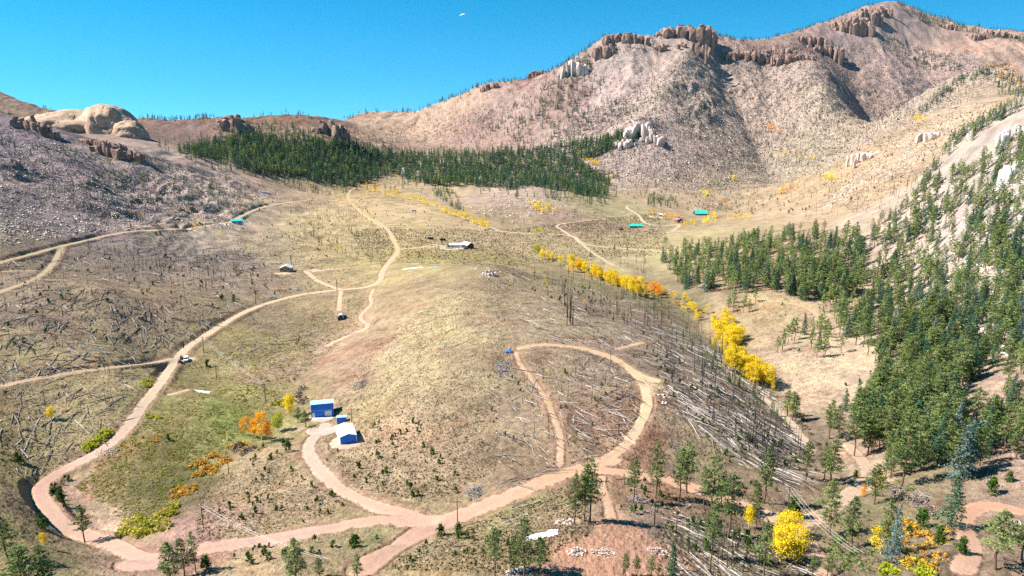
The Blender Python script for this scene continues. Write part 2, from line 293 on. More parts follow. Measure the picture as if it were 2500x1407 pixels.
# ------------------------------------------------------------------ colours of the ground
SEEDS = """
1000 900 186 168 118;1050 800 192 174 116;1000 1050 196 168 128;900 1150 190 162 120;1100 1100 190 160 120;1150 950 192 172 122;1200 1050 190 160 120;930 1000 190 168 108
500 1050 150 152 72;420 1140 128 128 68;600 980 158 150 72;330 1160 140 128 80;700 800 152 138 100;560 1010 138 150 60;450 990 160 155 80;480 920 155 145 85;560 880 160 148 95;640 850 150 140 80;300 1210 150 135 85;380 1200 105 105 60
650 1200 190 166 120;600 1280 188 155 125;450 1310 192 136 124;520 1315 190 140 128;700 1130 186 160 112;800 1200 182 152 118;750 1250 180 150 112;700 900 165 130 100;820 850 178 140 108;850 900 182 150 115
200 800 168 146 112;300 650 142 126 106;150 900 172 156 104;100 1000 165 152 105;100 1080 165 150 95;350 750 165 142 110;60 740 150 132 110;500 680 160 140 110;420 630 145 128 108;250 830 175 158 105
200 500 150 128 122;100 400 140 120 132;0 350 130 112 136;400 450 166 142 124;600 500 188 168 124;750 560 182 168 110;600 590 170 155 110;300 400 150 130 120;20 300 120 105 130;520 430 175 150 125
1050 640 186 172 104;1000 560 186 168 110;1150 580 192 172 120;1300 560 186 166 115;1500 520 176 170 110;1600 600 192 180 115;1500 620 190 178 118;900 480 192 166 110;1420 540 180 150 120;1040 480 188 168 112;1200 530 180 160 112;1050 625 178 160 80
1200 480 186 164 140;1500 200 192 166 148;1900 200 192 166 140;2300 150 186 152 132;2200 300 192 166 136;1000 320 198 162 122;1300 240 172 138 118;1400 150 168 124 108;1900 130 165 125 105;1980 100 160 130 110;2100 60 165 135 125;2350 100 190 150 120
1700 420 190 166 142;1600 380 198 174 156;1850 300 190 166 136;1750 450 182 162 118;1950 400 182 168 128;2000 280 196 176 138;1700 200 188 164 138;2450 150 195 150 115;700 285 170 122 92;450 310 160 130 115;650 300 165 125 100;1650 480 190 166 120
2200 400 202 178 136;2100 460 206 178 130;2300 330 202 178 132;2050 400 195 170 120;1900 460 192 168 118;2250 260 190 172 132;2420 220 195 172 130
2300 600 216 192 168;2450 450 208 198 188;2490 350 206 190 170;2200 800 212 184 152;2000 800 208 178 132;1850 780 204 174 116;2000 950 226 196 150;2300 950 206 172 142;2450 1000 222 186 156;2450 1250 204 164 132;2200 1200 170 155 108;2200 1300 168 152 106;2100 1100 212 182 140;2400 700 214 192 172;1780 700 200 170 120;2480 1150 205 170 140;2330 1250 180 155 110
1600 800 162 144 116;1500 900 172 150 120;1450 1000 184 148 116;1350 1100 182 156 110;1700 1000 172 148 120;1800 1100 168 152 108;1700 1120 186 160 124;1900 1050 160 140 112;1500 760 164 142 112;1350 700 172 152 110;1300 780 176 154 115;1650 740 155 145 100;1450 700 160 150 95;1250 900 180 155 112
1560 1075 204 118 76;1600 1172 206 130 88;1400 1165 196 134 94;1500 1060 195 130 92;1540 1130 208 140 95;1480 1100 200 150 110
1150 1350 192 168 106;1000 1340 192 166 112;1300 1240 182 170 112;1450 1340 228 162 124;1550 1340 226 162 126;1380 1380 218 152 118;1600 1290 182 156 130;1700 1300 160 150 108;1800 1380 166 150 104;1200 1290 190 172 112;1500 1290 222 168 130;1080 1385 190 164 108
300 1380 186 150 120;600 1390 186 162 120;50 1300 162 146 92;150 1380 150 140 90;250 1340 170 150 105;160 1180 180 145 120;100 1240 185 150 115;60 1180 160 150 80;850 1290 165 150 100;900 1320 150 150 90;230 1290 215 185 150;30 1180 165 150 85
"""
sd = np.array([[float(v) for v in q.split()] for l in SEEDS.strip().split('\n') for q in l.split(';') if q.strip()])
sh = hit(sd[:, 0], sd[:, 1]); ok = ~np.isnan(sh[:, 0]); sd = sd[ok]; sh = sh[ok]
ss_, sl_ = sh[:, 0] / sh[:, 1], np.log(sh[:, 1]); sc_ = lin(sd[:, 2:5]) / 1.75
K = 1.0
gn = 300; ga, gb = np.meshgrid(np.linspace(-1.15, 1.15, gn), np.linspace(L0, L1, gn))
wpx = ga + 0.05 * perlin(ga * 9, gb * 9); wpy = gb + 0.05 * perlin(ga * 9 + 4, gb * 9 + 7)
wsum = np.zeros(ga.shape); csum = np.zeros(ga.shape + (3,))
for a_, b_, c_ in zip(ss_, sl_, sc_):
    w_ = 1 / ((wpx - a_) ** 2 * 2.2 + (wpy - b_) ** 2 + 4e-4) ** 2.0; wsum += w_; csum += w_[..., None] * c_
csum /= wsum[..., None]
def up3(G, n_):
    fi = np.clip((lv - L0) / (L1 - L0) * (n_ - 1), 0, n_ - 1.001); fj = np.clip((sv + 1.15) / 2.3 * (n_ - 1), 0, n_ - 1.001)
    i0 = fi.astype(int); j0 = fj.astype(int); a = (fi - i0)[:, None]; b = (fj - j0)[None]
    T = G[i0] * (1 - a) + G[i0 + 1] * a
    return T[:, j0] * (1 - b) + T[:, j0 + 1] * b
C = np.stack([up3(csum[..., k], gn) for k in range(3)], -1)
def fb(wl, off, oct_=4):
    s = 0; a = 1
    for k in range(oct_): s = s + a * perlin(X / wl + off, Y / wl + off) * sstep(1.2, 2.6, wl / cell); wl /= 2.1; a *= 0.62; off += 3.3
    return s
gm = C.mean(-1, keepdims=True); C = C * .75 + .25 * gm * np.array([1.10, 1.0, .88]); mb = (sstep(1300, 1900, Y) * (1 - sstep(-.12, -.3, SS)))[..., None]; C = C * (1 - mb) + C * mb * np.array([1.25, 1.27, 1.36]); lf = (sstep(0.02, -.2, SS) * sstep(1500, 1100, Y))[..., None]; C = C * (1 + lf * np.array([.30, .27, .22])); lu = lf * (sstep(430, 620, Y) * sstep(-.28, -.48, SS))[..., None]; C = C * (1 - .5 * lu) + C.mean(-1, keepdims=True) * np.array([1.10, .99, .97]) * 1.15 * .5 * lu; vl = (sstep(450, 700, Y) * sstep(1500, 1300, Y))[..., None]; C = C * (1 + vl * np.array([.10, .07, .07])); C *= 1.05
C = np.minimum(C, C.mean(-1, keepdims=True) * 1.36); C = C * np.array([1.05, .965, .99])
n1 = fb(45, 1.0, 5); n2 = fb(14, 20.0, 5); n3 = fb(3.0, 40.0, 3); n4 = fb(160, 60.0, 5)
C *= (1 + 0.16 * n1 + 0.24 * n2 + 0.30 * n3 + 0.10 * n4)[..., None]
grn = sstep(0.15, 0.8, n1 + 0.5 * n2) * sstep(1500, 700, Y) * 0.3                    # greener patches
C = C * (1 - grn[..., None]) + (C * np.array([0.86, 1.02, 0.70])) * grn[..., None]
pink = sstep(0.2, 0.9, fb(30, 80.0, 4) - 0.3 * n2) * 0.55                            # bare reddish soil
C = C * (1 - pink[..., None]) + (C * np.array([1.14, 0.92, 0.86])) * pink[..., None]
# steep ground shows rock and raw soil
gy_, gx_ = np.gradient(Z); slope = np.hypot(gy_ / (Y * dl), gx_ / (Y * dss))
raw = sstep(0.6, 1.2, slope) * 0.7
rocky = np.array([0.36, 0.29, 0.24]); redd = np.array([0.30, 0.165, 0.105])
far_ = np.maximum(sstep(500, 900, Y), sstep(0.25, 0.4, SS))[..., None]
C = C * (1 - 0.7 * raw[..., None]) + (rocky * far_ + redd * (1 - far_)) * (1 + 0.3 * n2[..., None]) * 0.7 * raw[..., None]
bank = sstep(3.4, 1.2, RD) * sstep(-0.2, 0.4, RD) * 0.55 * (1 - np.clip(far_[..., 0], 0, 1))
C = C * (1 - bank[..., None]) + np.array([0.36, 0.20, 0.125]) * (1 + 0.3 * n3[..., None]) * bank[..., None]
# road surface
RS = """1100 1270 232 178 146;900 1370 224 170 140;1400 1150 232 176 134;1570 970 234 200 150;1400 846 220 180 135;1700 1200 225 165 130;1950 1300 230 180 145;850 1210 218 180 150;760 1100 222 190 165;700 1310 218 172 150;400 1350 226 172 150
200 1310 218 172 146;100 1190 212 160 140;250 1100 218 180 158;400 920 220 194 160;600 760 226 196 156;830 708 230 200 155;960 600 226 192 138;900 530 228 192 130;870 470 228 188 130;200 900 205 175 135;200 590 200 178 140;50 640 190 172 130;600 525 205 182 140
1120 606 230 208 175;1400 575 225 200 165;1500 605 222 190 150;1550 510 225 205 165;1330 965 215 170 125;1900 1000 220 190 160;2360 1250 226 160 125;2380 1360 228 172 140;1980 760 226 190 140;1460 1345 228 160 122;1565 1340 228 164 128;1035 1275 230 172 145;790 1045 224 190 175;780 858 230 200 165;2160 1175 228 190 155;2090 960 230 200 160;600 400 180 160 130;2100 300 190 170 140"""
rs = np.array([[float(v) for v in q.split()] for l in RS.strip().split('\n') for q in l.split(';')])
rh = hit(rs[:, 0], rs[:, 1]); ok = ~np.isnan(rh[:, 0]); rs = rs[ok]; rh = rh[ok]
wsum = np.zeros(ga.shape); rsum = np.zeros(ga.shape + (3,))
for (a_, b_, _), c_ in zip(rh, lin(rs[:, 2:5]) / 1.85):
    w_ = 1 / ((ga - a_ / b_) ** 2 * 2 + (gb - math.log(b_)) ** 2 + 1e-3) ** 1.5; wsum += w_; rsum += w_[..., None] * c_
rsum /= wsum[..., None]; rsum = rsum * .72 + .28 * rsum.mean(-1, keepdims=True) * np.array([1.14, 1.0, .86]); rsum *= 1.04
RC = np.stack([up3(rsum[..., k], gn) for k in range(3)], -1)
dm = -RD                                                   # metres inside the edge
rut = np.exp(-((RW - dm - 0.95) / 0.35) ** 2) * (RW > 1.2)
RC = RC * (1 - 0.13 * rut * np.clip(.6 + n2, 0, 1) + 0.07 * n3 + 0.06 * n2)[..., None]
RC = RC * (1 - (0.16 * np.exp(-((RW - dm) / 0.35) ** 2) * (RW > 1.2))[..., None])
so_ = SO + 2.6 * perlin(X / 6.5, Y / 6.5) + 1.5 * perlin(X / 2.7, Y / 2.7) + .8 * perlin(X / 1.1, Y / 1.1)
rm = np.maximum(sstep(0.45, -0.25, edge), sstep(1.2, -1.6, so_) * np.clip(.85 + .35 * fb(2.2, 9.0, 3), 0, .97))
C = C * (1 - rm[..., None]) + RC * rm[..., None]
vg = (sstep(350, 600, Y) * sstep(1500, 1300, Y))[..., None]; gmm = C.mean(-1, keepdims=True); C = np.where((rm < .3)[..., None], (C * .85 + .15 * gmm * np.array([1.1, 1, .9])) * (.90 - .06 * vg), C)
C = np.clip(C, 0.01, 0.75)

# ------------------------------------------------------------------ materials
def new_mat(name):
    m = bpy.data.materials.new(name); m.use_nodes = True; N = m.node_tree
    b = N.nodes['Principled BSDF']; b.inputs['Roughness'].default_value = 0.9; b.inputs['Specular IOR Level'].default_value = 0.15
    return m, N, b
def ground_mat(name, bump=1.0, scl=0.9, dist=0.9):
    m, N, b = new_mat(name); b.inputs['Specular IOR Level'].default_value = 0.02; b.inputs['Roughness'].default_value = 1
    at = N.nodes.new('ShaderNodeAttribute'); at.attribute_name = 'col'
    tc = N.nodes.new('ShaderNodeTexCoord')
    no = N.nodes.new('ShaderNodeTexNoise'); no.inputs['Scale'].default_value = scl * 1.5; no.inputs['Detail'].default_value = 5; no.inputs['Roughness'].default_value = 0.7
    N.links.new(tc.outputs['Object'], no.inputs['Vector'])
    mr = N.nodes.new('ShaderNodeMapRange'); mr.inputs[1].default_value = 0.3; mr.inputs[2].default_value = 0.7; mr.inputs[3].default_value = 1 - .32 * bump; mr.inputs[4].default_value = 1 + .30 * bump
    N.links.new(no.outputs[0], mr.inputs[0])
    mx = N.nodes.new('ShaderNodeVectorMath'); mx.operation = 'SCALE'
    N.links.new(at.outputs['Color'], mx.inputs[0]); N.links.new(mr.outputs[0], mx.inputs['Scale']); N.links.new(mx.outputs[0], b.inputs['Base Color'])
    n2_ = N.nodes.new('ShaderNodeTexNoise'); n2_.inputs['Scale'].default_value = scl; n2_.inputs['Detail'].default_value = 6; n2_.inputs['Roughness'].default_value = 0.8
    N.links.new(tc.outputs['Object'], n2_.inputs['Vector'])
    bp = N.nodes.new('ShaderNodeBump'); bp.inputs['Strength'].default_value = 1.0; bp.inputs['Distance'].default_value = dist * bump
    N.links.new(n2_.outputs[0], bp.inputs['Height']); N.links.new(bp.outputs[0], b.inputs['Normal'])
    return m
M_GROUND = ground_mat('grass_and_soil', 1.0); M_ROAD = ground_mat('packed_dirt', 0.22); M_MOUNT = ground_mat('mountain_soil', 1.0, .16, 5.0)
def plain(name, rgb, rough=0.6, noise=0.12, scale=3.0, metal=0.0, spec=0.3):
    m, N, b = new_mat(name); c = lin(rgb) if max(rgb) > 1 else np.array(rgb)
    b.inputs['Roughness'].default_value = rough; b.inputs['Metallic'].default_value = metal; b.inputs['Specular IOR Level'].default_value = spec
    tc = N.nodes.new('ShaderNodeTexCoord'); no = N.nodes.new('ShaderNodeTexNoise'); no.inputs['Scale'].default_value = scale; no.inputs['Detail'].default_value = 4
    cr = N.nodes.new('ShaderNodeValToRGB'); cr.color_ramp.elements[0].color = (*(c * (1 - noise)), 1); cr.color_ramp.elements[1].color = (*np.clip(c * (1 + noise), 0, 1), 1)
    cr.color_ramp.elements[0].position = 0.3; cr.color_ramp.elements[1].position = 0.7
    N.links.new(tc.outputs['Object'], no.inputs['Vector']); N.links.new(no.outputs[0], cr.inputs[0]); N.links.new(cr.outputs[0], b.inputs['Base Color'])
    return m
def leafy(name, dark, light, trans=0.3, var=0.35):
    """leaf colour runs with the mesh attribute 'shade' (0..1) and with each plant"""
    m, N, b = new_mat(name); N.nodes.remove(b); out = [x for x in N.nodes if x.type == 'OUTPUT_MATERIAL'][0]
    at = N.nodes.new('ShaderNodeAttribute'); at.attribute_name = 'shade'; oi = N.nodes.new('ShaderNodeObjectInfo')
    ma = N.nodes.new('ShaderNodeMath'); ma.operation = 'MULTIPLY_ADD'; ma.inputs[1].default_value = var; ma.inputs[2].default_value = -var / 2; N.links.new(oi.outputs['Random'], ma.inputs[0])
    ad = N.nodes.new('ShaderNodeMath'); ad.operation = 'ADD'; ad.use_clamp = True; N.links.new(at.outputs['Fac'], ad.inputs[0]); N.links.new(ma.outputs[0], ad.inputs[1])
    cr = N.nodes.new('ShaderNodeValToRGB'); cr.color_ramp.elements[0].color = (*dark, 1); cr.color_ramp.elements[1].color = (*light, 1)
    N.links.new(ad.outputs[0], cr.inputs[0])
    df = N.nodes.new('ShaderNodeBsdfDiffuse'); tr = N.nodes.new('ShaderNodeBsdfTranslucent'); mx = N.nodes.new('ShaderNodeMixShader'); mx.inputs[0].default_value = trans
    N.links.new(cr.outputs[0], df.inputs[0]); N.links.new(cr.outputs[0], tr.inputs[0]); N.links.new(df.outputs[0], mx.inputs[1]); N.links.new(tr.outputs[0], mx.inputs[2]); N.links.new(mx.outputs[0], out.inputs[0])
    return m
L_PINE = leafy('pine_needles', (0.024, 0.055, 0.018), (0.30, 0.36, 0.12), .35)
L_FIR = leafy('fir_needles', (0.014, 0.055, 0.030), (0.13, 0.24, 0.12), .3)
L_BLUE = leafy('blue_spruce_needles', (0.07, 0.12, 0.10), (0.24, 0.33, 0.29), .25)
L_YEL = leafy('yellow_aspen_leaves', (0.62, 0.42, 0.015), (0.95, 0.74, 0.04), .4)
L_ORA = leafy('orange_aspen_leaves', (0.70, 0.25, 0.015), (0.92, 0.50, 0.03), .4)
L_LIM = leafy('lime_leaves', (0.25, 0.30, 0.02), (0.55, 0.52, 0.04), .35)
L_WIL = leafy('willow_leaves', (0.20, 0.20, 0.03), (0.60, 0.52, 0.07), .3)
L_RUST = leafy('rusty_leaves', (0.28, 0.14, 0.03), (0.75, 0.44, 0.07), .3)
L_GREY = leafy('bare_brush_twigs', (0.12, 0.09, 0.08), (0.34, 0.27, 0.22), .1)
L_SAP = leafy('sapling_needles', (0.022, 0.055, 0.010), (0.085, 0.145, 0.028), .2)
L_OLIVE = leafy('meadow_grass_blades', (0.06, 0.08, 0.015), (0.46, 0.42, 0.10), .2); L_STRAW = leafy('dry_grass_blades', (0.20, 0.155, 0.08), (0.56, 0.45, 0.27), .2)
L_SHR = leafy('low_shrub_leaves', (0.035, 0.032, 0.016), (0.14, 0.115, 0.055), .1)
M_BARK = plain('ponderosa_bark', (0.16, 0.09, 0.06), 0.9, 0.3, 6); M_BARKG = plain('grey_bark', (0.10, 0.08, 0.07), 0.9, 0.3, 6); M_BARKW = plain('aspen_bark', (0.55, 0.50, 0.40), 0.8, 0.2, 5)
M_CHAR = plain('charred_wood', (0.045, 0.038, 0.036), 0.9, 0.4, 4); M_BLEACH = plain('bleached_wood', (0.40, 0.36, 0.325), 0.8, 0.35, 3); M_GREYW = plain('weathered_wood', (0.24, 0.20, 0.175), 0.9, 0.4, 3)
M_ROCK = plain('granite', (0.56, 0.44, 0.38), 0.9, 0.3, 0.6); M_ROCKR = plain('red_granite_crag', (0.26, 0.165, 0.125), 0.95, 0.35, 0.12); M_ROCKW = plain('pale_granite', (0.66, 0.60, 0.56), 0.9, 0.2, 0.8)
M_ROCKT = plain('tan_granite_dome', (0.40, 0.27, 0.185), 0.95, 0.3, 0.06)
for mm, dist, scl in ((M_ROCK, .5, .8), (M_ROCKR, 3.0, .12), (M_ROCKW, .4, .8), (M_ROCKT, 2.5, .08)):
    N = mm.node_tree; tc = N.nodes.new('ShaderNodeTexCoord'); no = N.nodes.new('ShaderNodeTexNoise'); no.inputs['Scale'].default_value = scl; no.inputs['Detail'].default_value = 7; no.inputs['Roughness'].default_value = .68
    bp = N.nodes.new('ShaderNodeBump'); bp.inputs['Distance'].default_value = dist; N.links.new(tc.outputs['Object'], no.inputs['Vector']); N.links.new(no.outputs[0], bp.inputs['Height']); N.links.new(bp.outputs[0], N.nodes['Principled BSDF'].inputs['Normal'])

# ------------------------------------------------------------------ mesh helpers
def link(name, me, parent=None):
    o = bpy.data.objects.new(name, me); COL.objects.link(o)
    if parent is not None: o.parent = parent
    return o
def tag(o, label=None, cat=None, group=None, kind=None):
    if label: o['label'] = label
    if cat: o['category'] = cat
    if group: o['group'] = group
    if kind: o['kind'] = kind
    return o
def np_mesh(name, V, Fc, mats, shade=None, mi=None, col=None, smooth=False):
    me = bpy.data.meshes.new(name); V = np.ascontiguousarray(V, 'f'); Fc = np.ascontiguousarray(Fc, 'i')
    me.vertices.add(len(V)); me.vertices.foreach_set('co', V.reshape(-1))
    me.loops.add(Fc.size); me.loops.foreach_set('vertex_index', Fc.reshape(-1))
    me.polygons.add(len(Fc)); me.polygons.foreach_set('loop_start', np.arange(0, Fc.size, Fc.shape[1], dtype='i'))
    if mi is not None: me.polygons.foreach_set('material_index', np.ascontiguousarray(mi, 'i'))
    me.polygons.foreach_set('use_smooth', np.full(len(Fc), smooth))
    me.update(calc_edges=True)
    if shade is not None:
        a = me.attributes.new('shade', 'FLOAT', 'POINT'); a.data.foreach_set('value', np.ascontiguousarray(shade, 'f'))
    if col is not None:
        a = me.attributes.new('col', 'FLOAT_COLOR', 'POINT'); a.data.foreach_set('color', np.ascontiguousarray(np.concatenate([col, np.ones((len(col), 1))], 1), 'f').reshape(-1))
    for m in (mats if isinstance(mats, (list, tuple)) else [mats]): me.materials.append(m)
    return me

# ------------------------------------------------------------------ the ground sheets
idx = np.arange(NL * NS).reshape(NL, NS)
Q = np.stack([idx[:-1, :-1], idx[:-1, 1:], idx[1:, 1:], idx[1:, :-1]], -1).reshape(-1, 4)
cm = lambda G: (G[:-1, :-1] + G[1:, 1:] + G[:-1, 1:] + G[1:, :-1]).reshape(-1) / 4
isroad = (cm(edge) < 0.1) & (cm(Y) < 1700)
ismount = ~isroad & (cm(Y) > 1500)
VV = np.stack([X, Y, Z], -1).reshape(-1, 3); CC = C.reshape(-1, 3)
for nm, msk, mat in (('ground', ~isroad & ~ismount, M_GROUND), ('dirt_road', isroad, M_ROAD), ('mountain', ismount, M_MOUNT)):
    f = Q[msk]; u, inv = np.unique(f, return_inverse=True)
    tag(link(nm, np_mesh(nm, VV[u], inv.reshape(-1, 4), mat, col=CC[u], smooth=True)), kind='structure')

# ------------------------------------------------------------------ plants, dead wood and rocks: prototypes as plain arrays
# a prototype is a list of (V, F(tri), shade, material index) per part
def tube(P, R, n=5, cap=True):
    P = np.array(P, float); R = np.array(R, float); k = len(P); V = []
    for i in range(k):
        t = P[min(i + 1, k - 1)] - P[max(i - 1, 0)]; t = t / (np.linalg.norm(t) + 1e-9)
        a = np.cross(t, [0, 0, 1.0] if abs(t[2]) < .9 else [1.0, 0, 0]); a /= np.linalg.norm(a); b = np.cross(t, a)
        for j in range(n):
            th = 2 * math.pi * j / n; V.append(P[i] + R[i] * (math.cos(th) * a + math.sin(th) * b))
    Fc = []
    for i in range(k - 1):
        for j in range(n):
            q0, q1 = i * n + j, i * n + (j + 1) % n; Fc += [(q0, q1, q1 + n), (q0, q1 + n, q0 + n)]
    if cap:
        for j in range(1, n - 1): Fc += [(0, j + 1, j), ((k - 1) * n, (k - 1) * n + j, (k - 1) * n + j + 1)]
    return np.array(V), np.array(Fc, int)
def join(parts):
    V, Fc, S, o = [], [], [], 0
    for v, f, s in parts:
        V.append(v); Fc.append(f + o); S.append(np.broadcast_to(np.asarray(s, float), (len(v),))); o += len(v)
    return np.concatenate(V), np.concatenate(Fc), np.concatenate(S)
def tris(C_, size, r, long=1.8, up=0.25, sh=None):       # leaf-sized triangles round the centres C_
    n_ = len(C_); a = r.normal(size=(n_, 3)); a[:, 2] += up; a /= np.linalg.norm(a, axis=1)[:, None]
    b = np.cross(a, r.normal(size=(n_, 3))); b /= np.linalg.norm(b, axis=1)[:, None]
    s_ = size * r.uniform(.6, 1.3, (n_, 1))
    V = np.stack([C_ + a * s_ * long * .5, C_ - a * s_ * .4 + b * s_ * .5, C_ - a * s_ * .4 - b * s_ * .5], 1).reshape(-1, 3)
    return V, np.arange(n_ * 3).reshape(-1, 3), np.repeat(sh if sh is not None else r.uniform(0, 1, n_), 3)
def pine(seed, lod, conic=False, h=1.0):
    """height 1; returns trunk (V,F,S) and crown (V,F,S)"""
    r = np.random.default_rng(seed); lean = r.normal(0, .02, 2)
    st = (r.uniform(.03, .12) if conic else r.uniform(.22, .42)); Rm = r.uniform(.14, .19) if conic else r.uniform(.14, .19)
    zz = np.linspace(0, .97, 5 if lod else 3); bend = r.normal(0, .010, (len(zz), 2)); bend[0] = 0
    P = np.stack([lean[0] * zz + bend[:, 0], lean[1] * zz + bend[:, 1], zz], 1)
    ax = lambda t: np.array([np.interp(t, zz, P[:, 0]), np.interp(t, zz, P[:, 1]), t])
    trunk = [(*tube(P, np.interp(zz, [0, .97], [.016 if not conic else .013, .003]), 6 if lod == 2 else 4, False), .5)]
    nl, per, sz = {2: (72, 34, .020), 1: (36, 15, .036), 0: (17, 9, .065)}[lod]
    if conic: nl = int(nl * 1.3)
    cr = []
    for k in range(nl):
        u = (k + r.uniform(0, 1)) / nl; t = st + (.985 - st) * u; az = k * 2.4 + r.uniform(-.7, .7)
        if conic: L = Rm * (1 - u) ** .85 * r.uniform(.75, 1.15) + .012
        else: L = Rm * (1 - u) ** .5 * (.55 + .45 * min(1, u * 5)) * r.uniform(.5, 1.2) + .015
        if not conic and r.random() < .10: L *= .4
        o = ax(t); d = np.array([math.cos(az), math.sin(az), 0]); dz = (-.18 if conic else r.uniform(-.12, .35)) * L
        e = o + d * L + [0, 0, dz]
        if lod == 2: trunk.append((*tube([o - [0, 0, .01], (o + e) / 2 + [0, 0, .004], e], [.0035, .0025, .001], 3, False), .4))
        npt = max(2, int(per * (L / Rm) ** .8)); f = r.uniform(.12 if conic else .35, 1.08, npt) ** .7
        wdt = (.22 if conic else .30) * L + .008
        c = o + (e - o) * f[:, None] + r.normal(size=(npt, 3)) * [wdt * .5, wdt * .5, wdt * (.18 if conic else .20)]
        base = np.clip(r.normal(.5, .22), 0, 1)
        cr.append(tris(c, sz, r, 1.9, .3, np.clip(base + r.normal(0, .16, npt), 0, 1)))
    top = ax(.985); cr.append(tris(top + r.normal(size=(int(per * .8), 3)) * [.018, .018, .022], sz, r))
    return join(trunk), join(cr)
def aspen(seed, lod, narrow=False):
    r = np.random.default_rng(seed); zz = np.linspace(0, .92, 4); b = r.normal(0, .012, (4, 2)); b[0] = 0
    P = np.stack([b[:, 0], b[:, 1], zz], 1); trunk = [(*tube(P, np.linspace(.015, .004, 4), 5, False), .6)]
    R = r.uniform(.14, .20) if narrow else r.uniform(.22, .32); cr = []; nc = {2: 44, 1: 16, 0: 8}[lod]; per = {2: 36, 1: 13, 0: 8}[lod]; sz = {2: .030, 1: .055, 0: .10}[lod]
    for k in range(nc):
        u = r.uniform(0, 1); t = .26 + .66 * u; az = r.uniform(0, 6.28); L = R * math.sin(math.pi * min(1, .16 + .76 * u)) ** .7 * math.sqrt(r.uniform(.15, 1))
        c0 = np.array([math.cos(az) * L, math.sin(az) * L, t + r.normal(0, .02)])
        if lod == 2 and k % 2 == 0: trunk.append((*tube([[0, 0, t - .10], c0], [.005, .002], 3, False), .5))
        base = np.clip(r.normal(.5, .25), 0, 1)
        cr.append(tris(c0 + r.normal(size=(per, 3)) * [.048, .048, .042], sz, r, 1.3, 0, np.clip(base + r.normal(0, .15, per), 0, 1)))
    return join(trunk), join(cr)
def bush(seed, lod, flat=.75, sticks=True, pointy=False):
    r = np.random.default_rng(seed); nc = {2: 26, 1: 12, 0: 6}[lod]; per = {2: 22, 1: 11, 0: 7}[lod]; sz = {2: .085, 1: .15, 0: .26}[lod]; cr = []
    for k in range(nc):
        az = r.uniform(0, 6.28); u = r.uniform(0, 1)
        if pointy: t = .08 + .88 * u; L = .36 * (1 - u) ** .75 * math.sqrt(r.uniform(.1, 1)) * r.uniform(.7, 1.25); c0 = np.array([math.cos(az) * L, math.sin(az) * L, t])
        else: ph = math.acos(r.uniform(0.05, 1)); rad = r.uniform(.5, 1.0); c0 = np.array([math.cos(az) * math.sin(ph) * .55 * rad, math.sin(az) * math.sin(ph) * .55 * rad, flat * math.cos(ph) * rad + .08])
        base = np.clip(r.normal(.5, .25), 0, 1)
        cr.append(tris(c0 + r.normal(size=(per, 3)) * .075, sz, r, 1.6, .3, np.clip(base + r.normal(0, .15, per), 0, 1)))
    st = [(*tube([[0, 0, -.05], [0, 0, .5]], [.03, .012], 4, False), .5)]
    return join(st), join(cr)
def snag(seed, lod):
    r = np.random.default_rng(seed); zz = np.linspace(0, 1, 5 if lod else 2); b = r.normal(0, .012, (len(zz), 2)); b[0] = 0
    P = np.stack([b[:, 0], b[:, 1], zz], 1); parts = [(*tube(P, np.linspace(.020, .005, len(zz)), 5 if lod else 3, False), .5)]
    for k in range(int(r.integers(3, 9)) if lod else 1):
        t = r.uniform(.35, .95); az = r.uniform(0, 6.28); L = r.uniform(.04, .13); o = np.array([0, 0, t])
        parts.append((*tube([o, o + [math.cos(az) * L, math.sin(az) * L, r.uniform(-.03, .05)]], [.005, .0015], 3, False), .5))
    return join(parts)
def log_(seed, lod):
    r = np.random.default_rng(seed); xx = np.linspace(0, 1, 4 if lod else 2); b = r.normal(0, .008, (len(xx), 2)); P = np.stack([xx, b[:, 0], b[:, 1] + .02], 1)
    parts = [(*tube(P, np.linspace(.016, .006, len(xx)), 6 if lod else 4, bool(lod)), .5)]
    for k in range(int(r.integers(3, 8)) if lod else int(r.integers(0, 2))):
        t = r.uniform(.3, .97); L = r.uniform(.03, .12); o = np.array([t, 0, .02]); az = r.uniform(-2.6, 2.6)
        parts.append((*tube([o, o + [L * .5, math.sin(az) * L, abs(math.cos(az)) * L]], [.006, .002], 3, False), .5))
    return join(parts)
def hull_pts(P):
    bm = bmesh.new(); [bm.verts.new(p) for p in P]; res = bmesh.ops.convex_hull(bm, input=bm.verts)
    dead = [g for g in res['geom_interior'] if isinstance(g, bmesh.types.BMVert)] + [g for g in res['geom_unused'] if isinstance(g, bmesh.types.BMVert)]
    bmesh.ops.delete(bm, geom=list(set(dead)), context='VERTS'); bmesh.ops.triangulate(bm, faces=bm.faces); bm.verts.index_update()
    V = np.array([v.co[:] for v in bm.verts]); Fc = np.array([[v.index for v in f.verts] for f in bm.faces]); bm.free(); return V, Fc
import bmesh
def boulder(seed, npt=16):
    r = np.random.default_rng(seed); p = r.normal(size=(npt, 3)); p /= np.linalg.norm(p, axis=1)[:, None]; p *= r.uniform(.75, 1.05, (npt, 1)) * [.5, .42, .36]
    V, Fc = hull_pts(p + [0, 0, .2]); return V, Fc, np.full(len(V), .5)

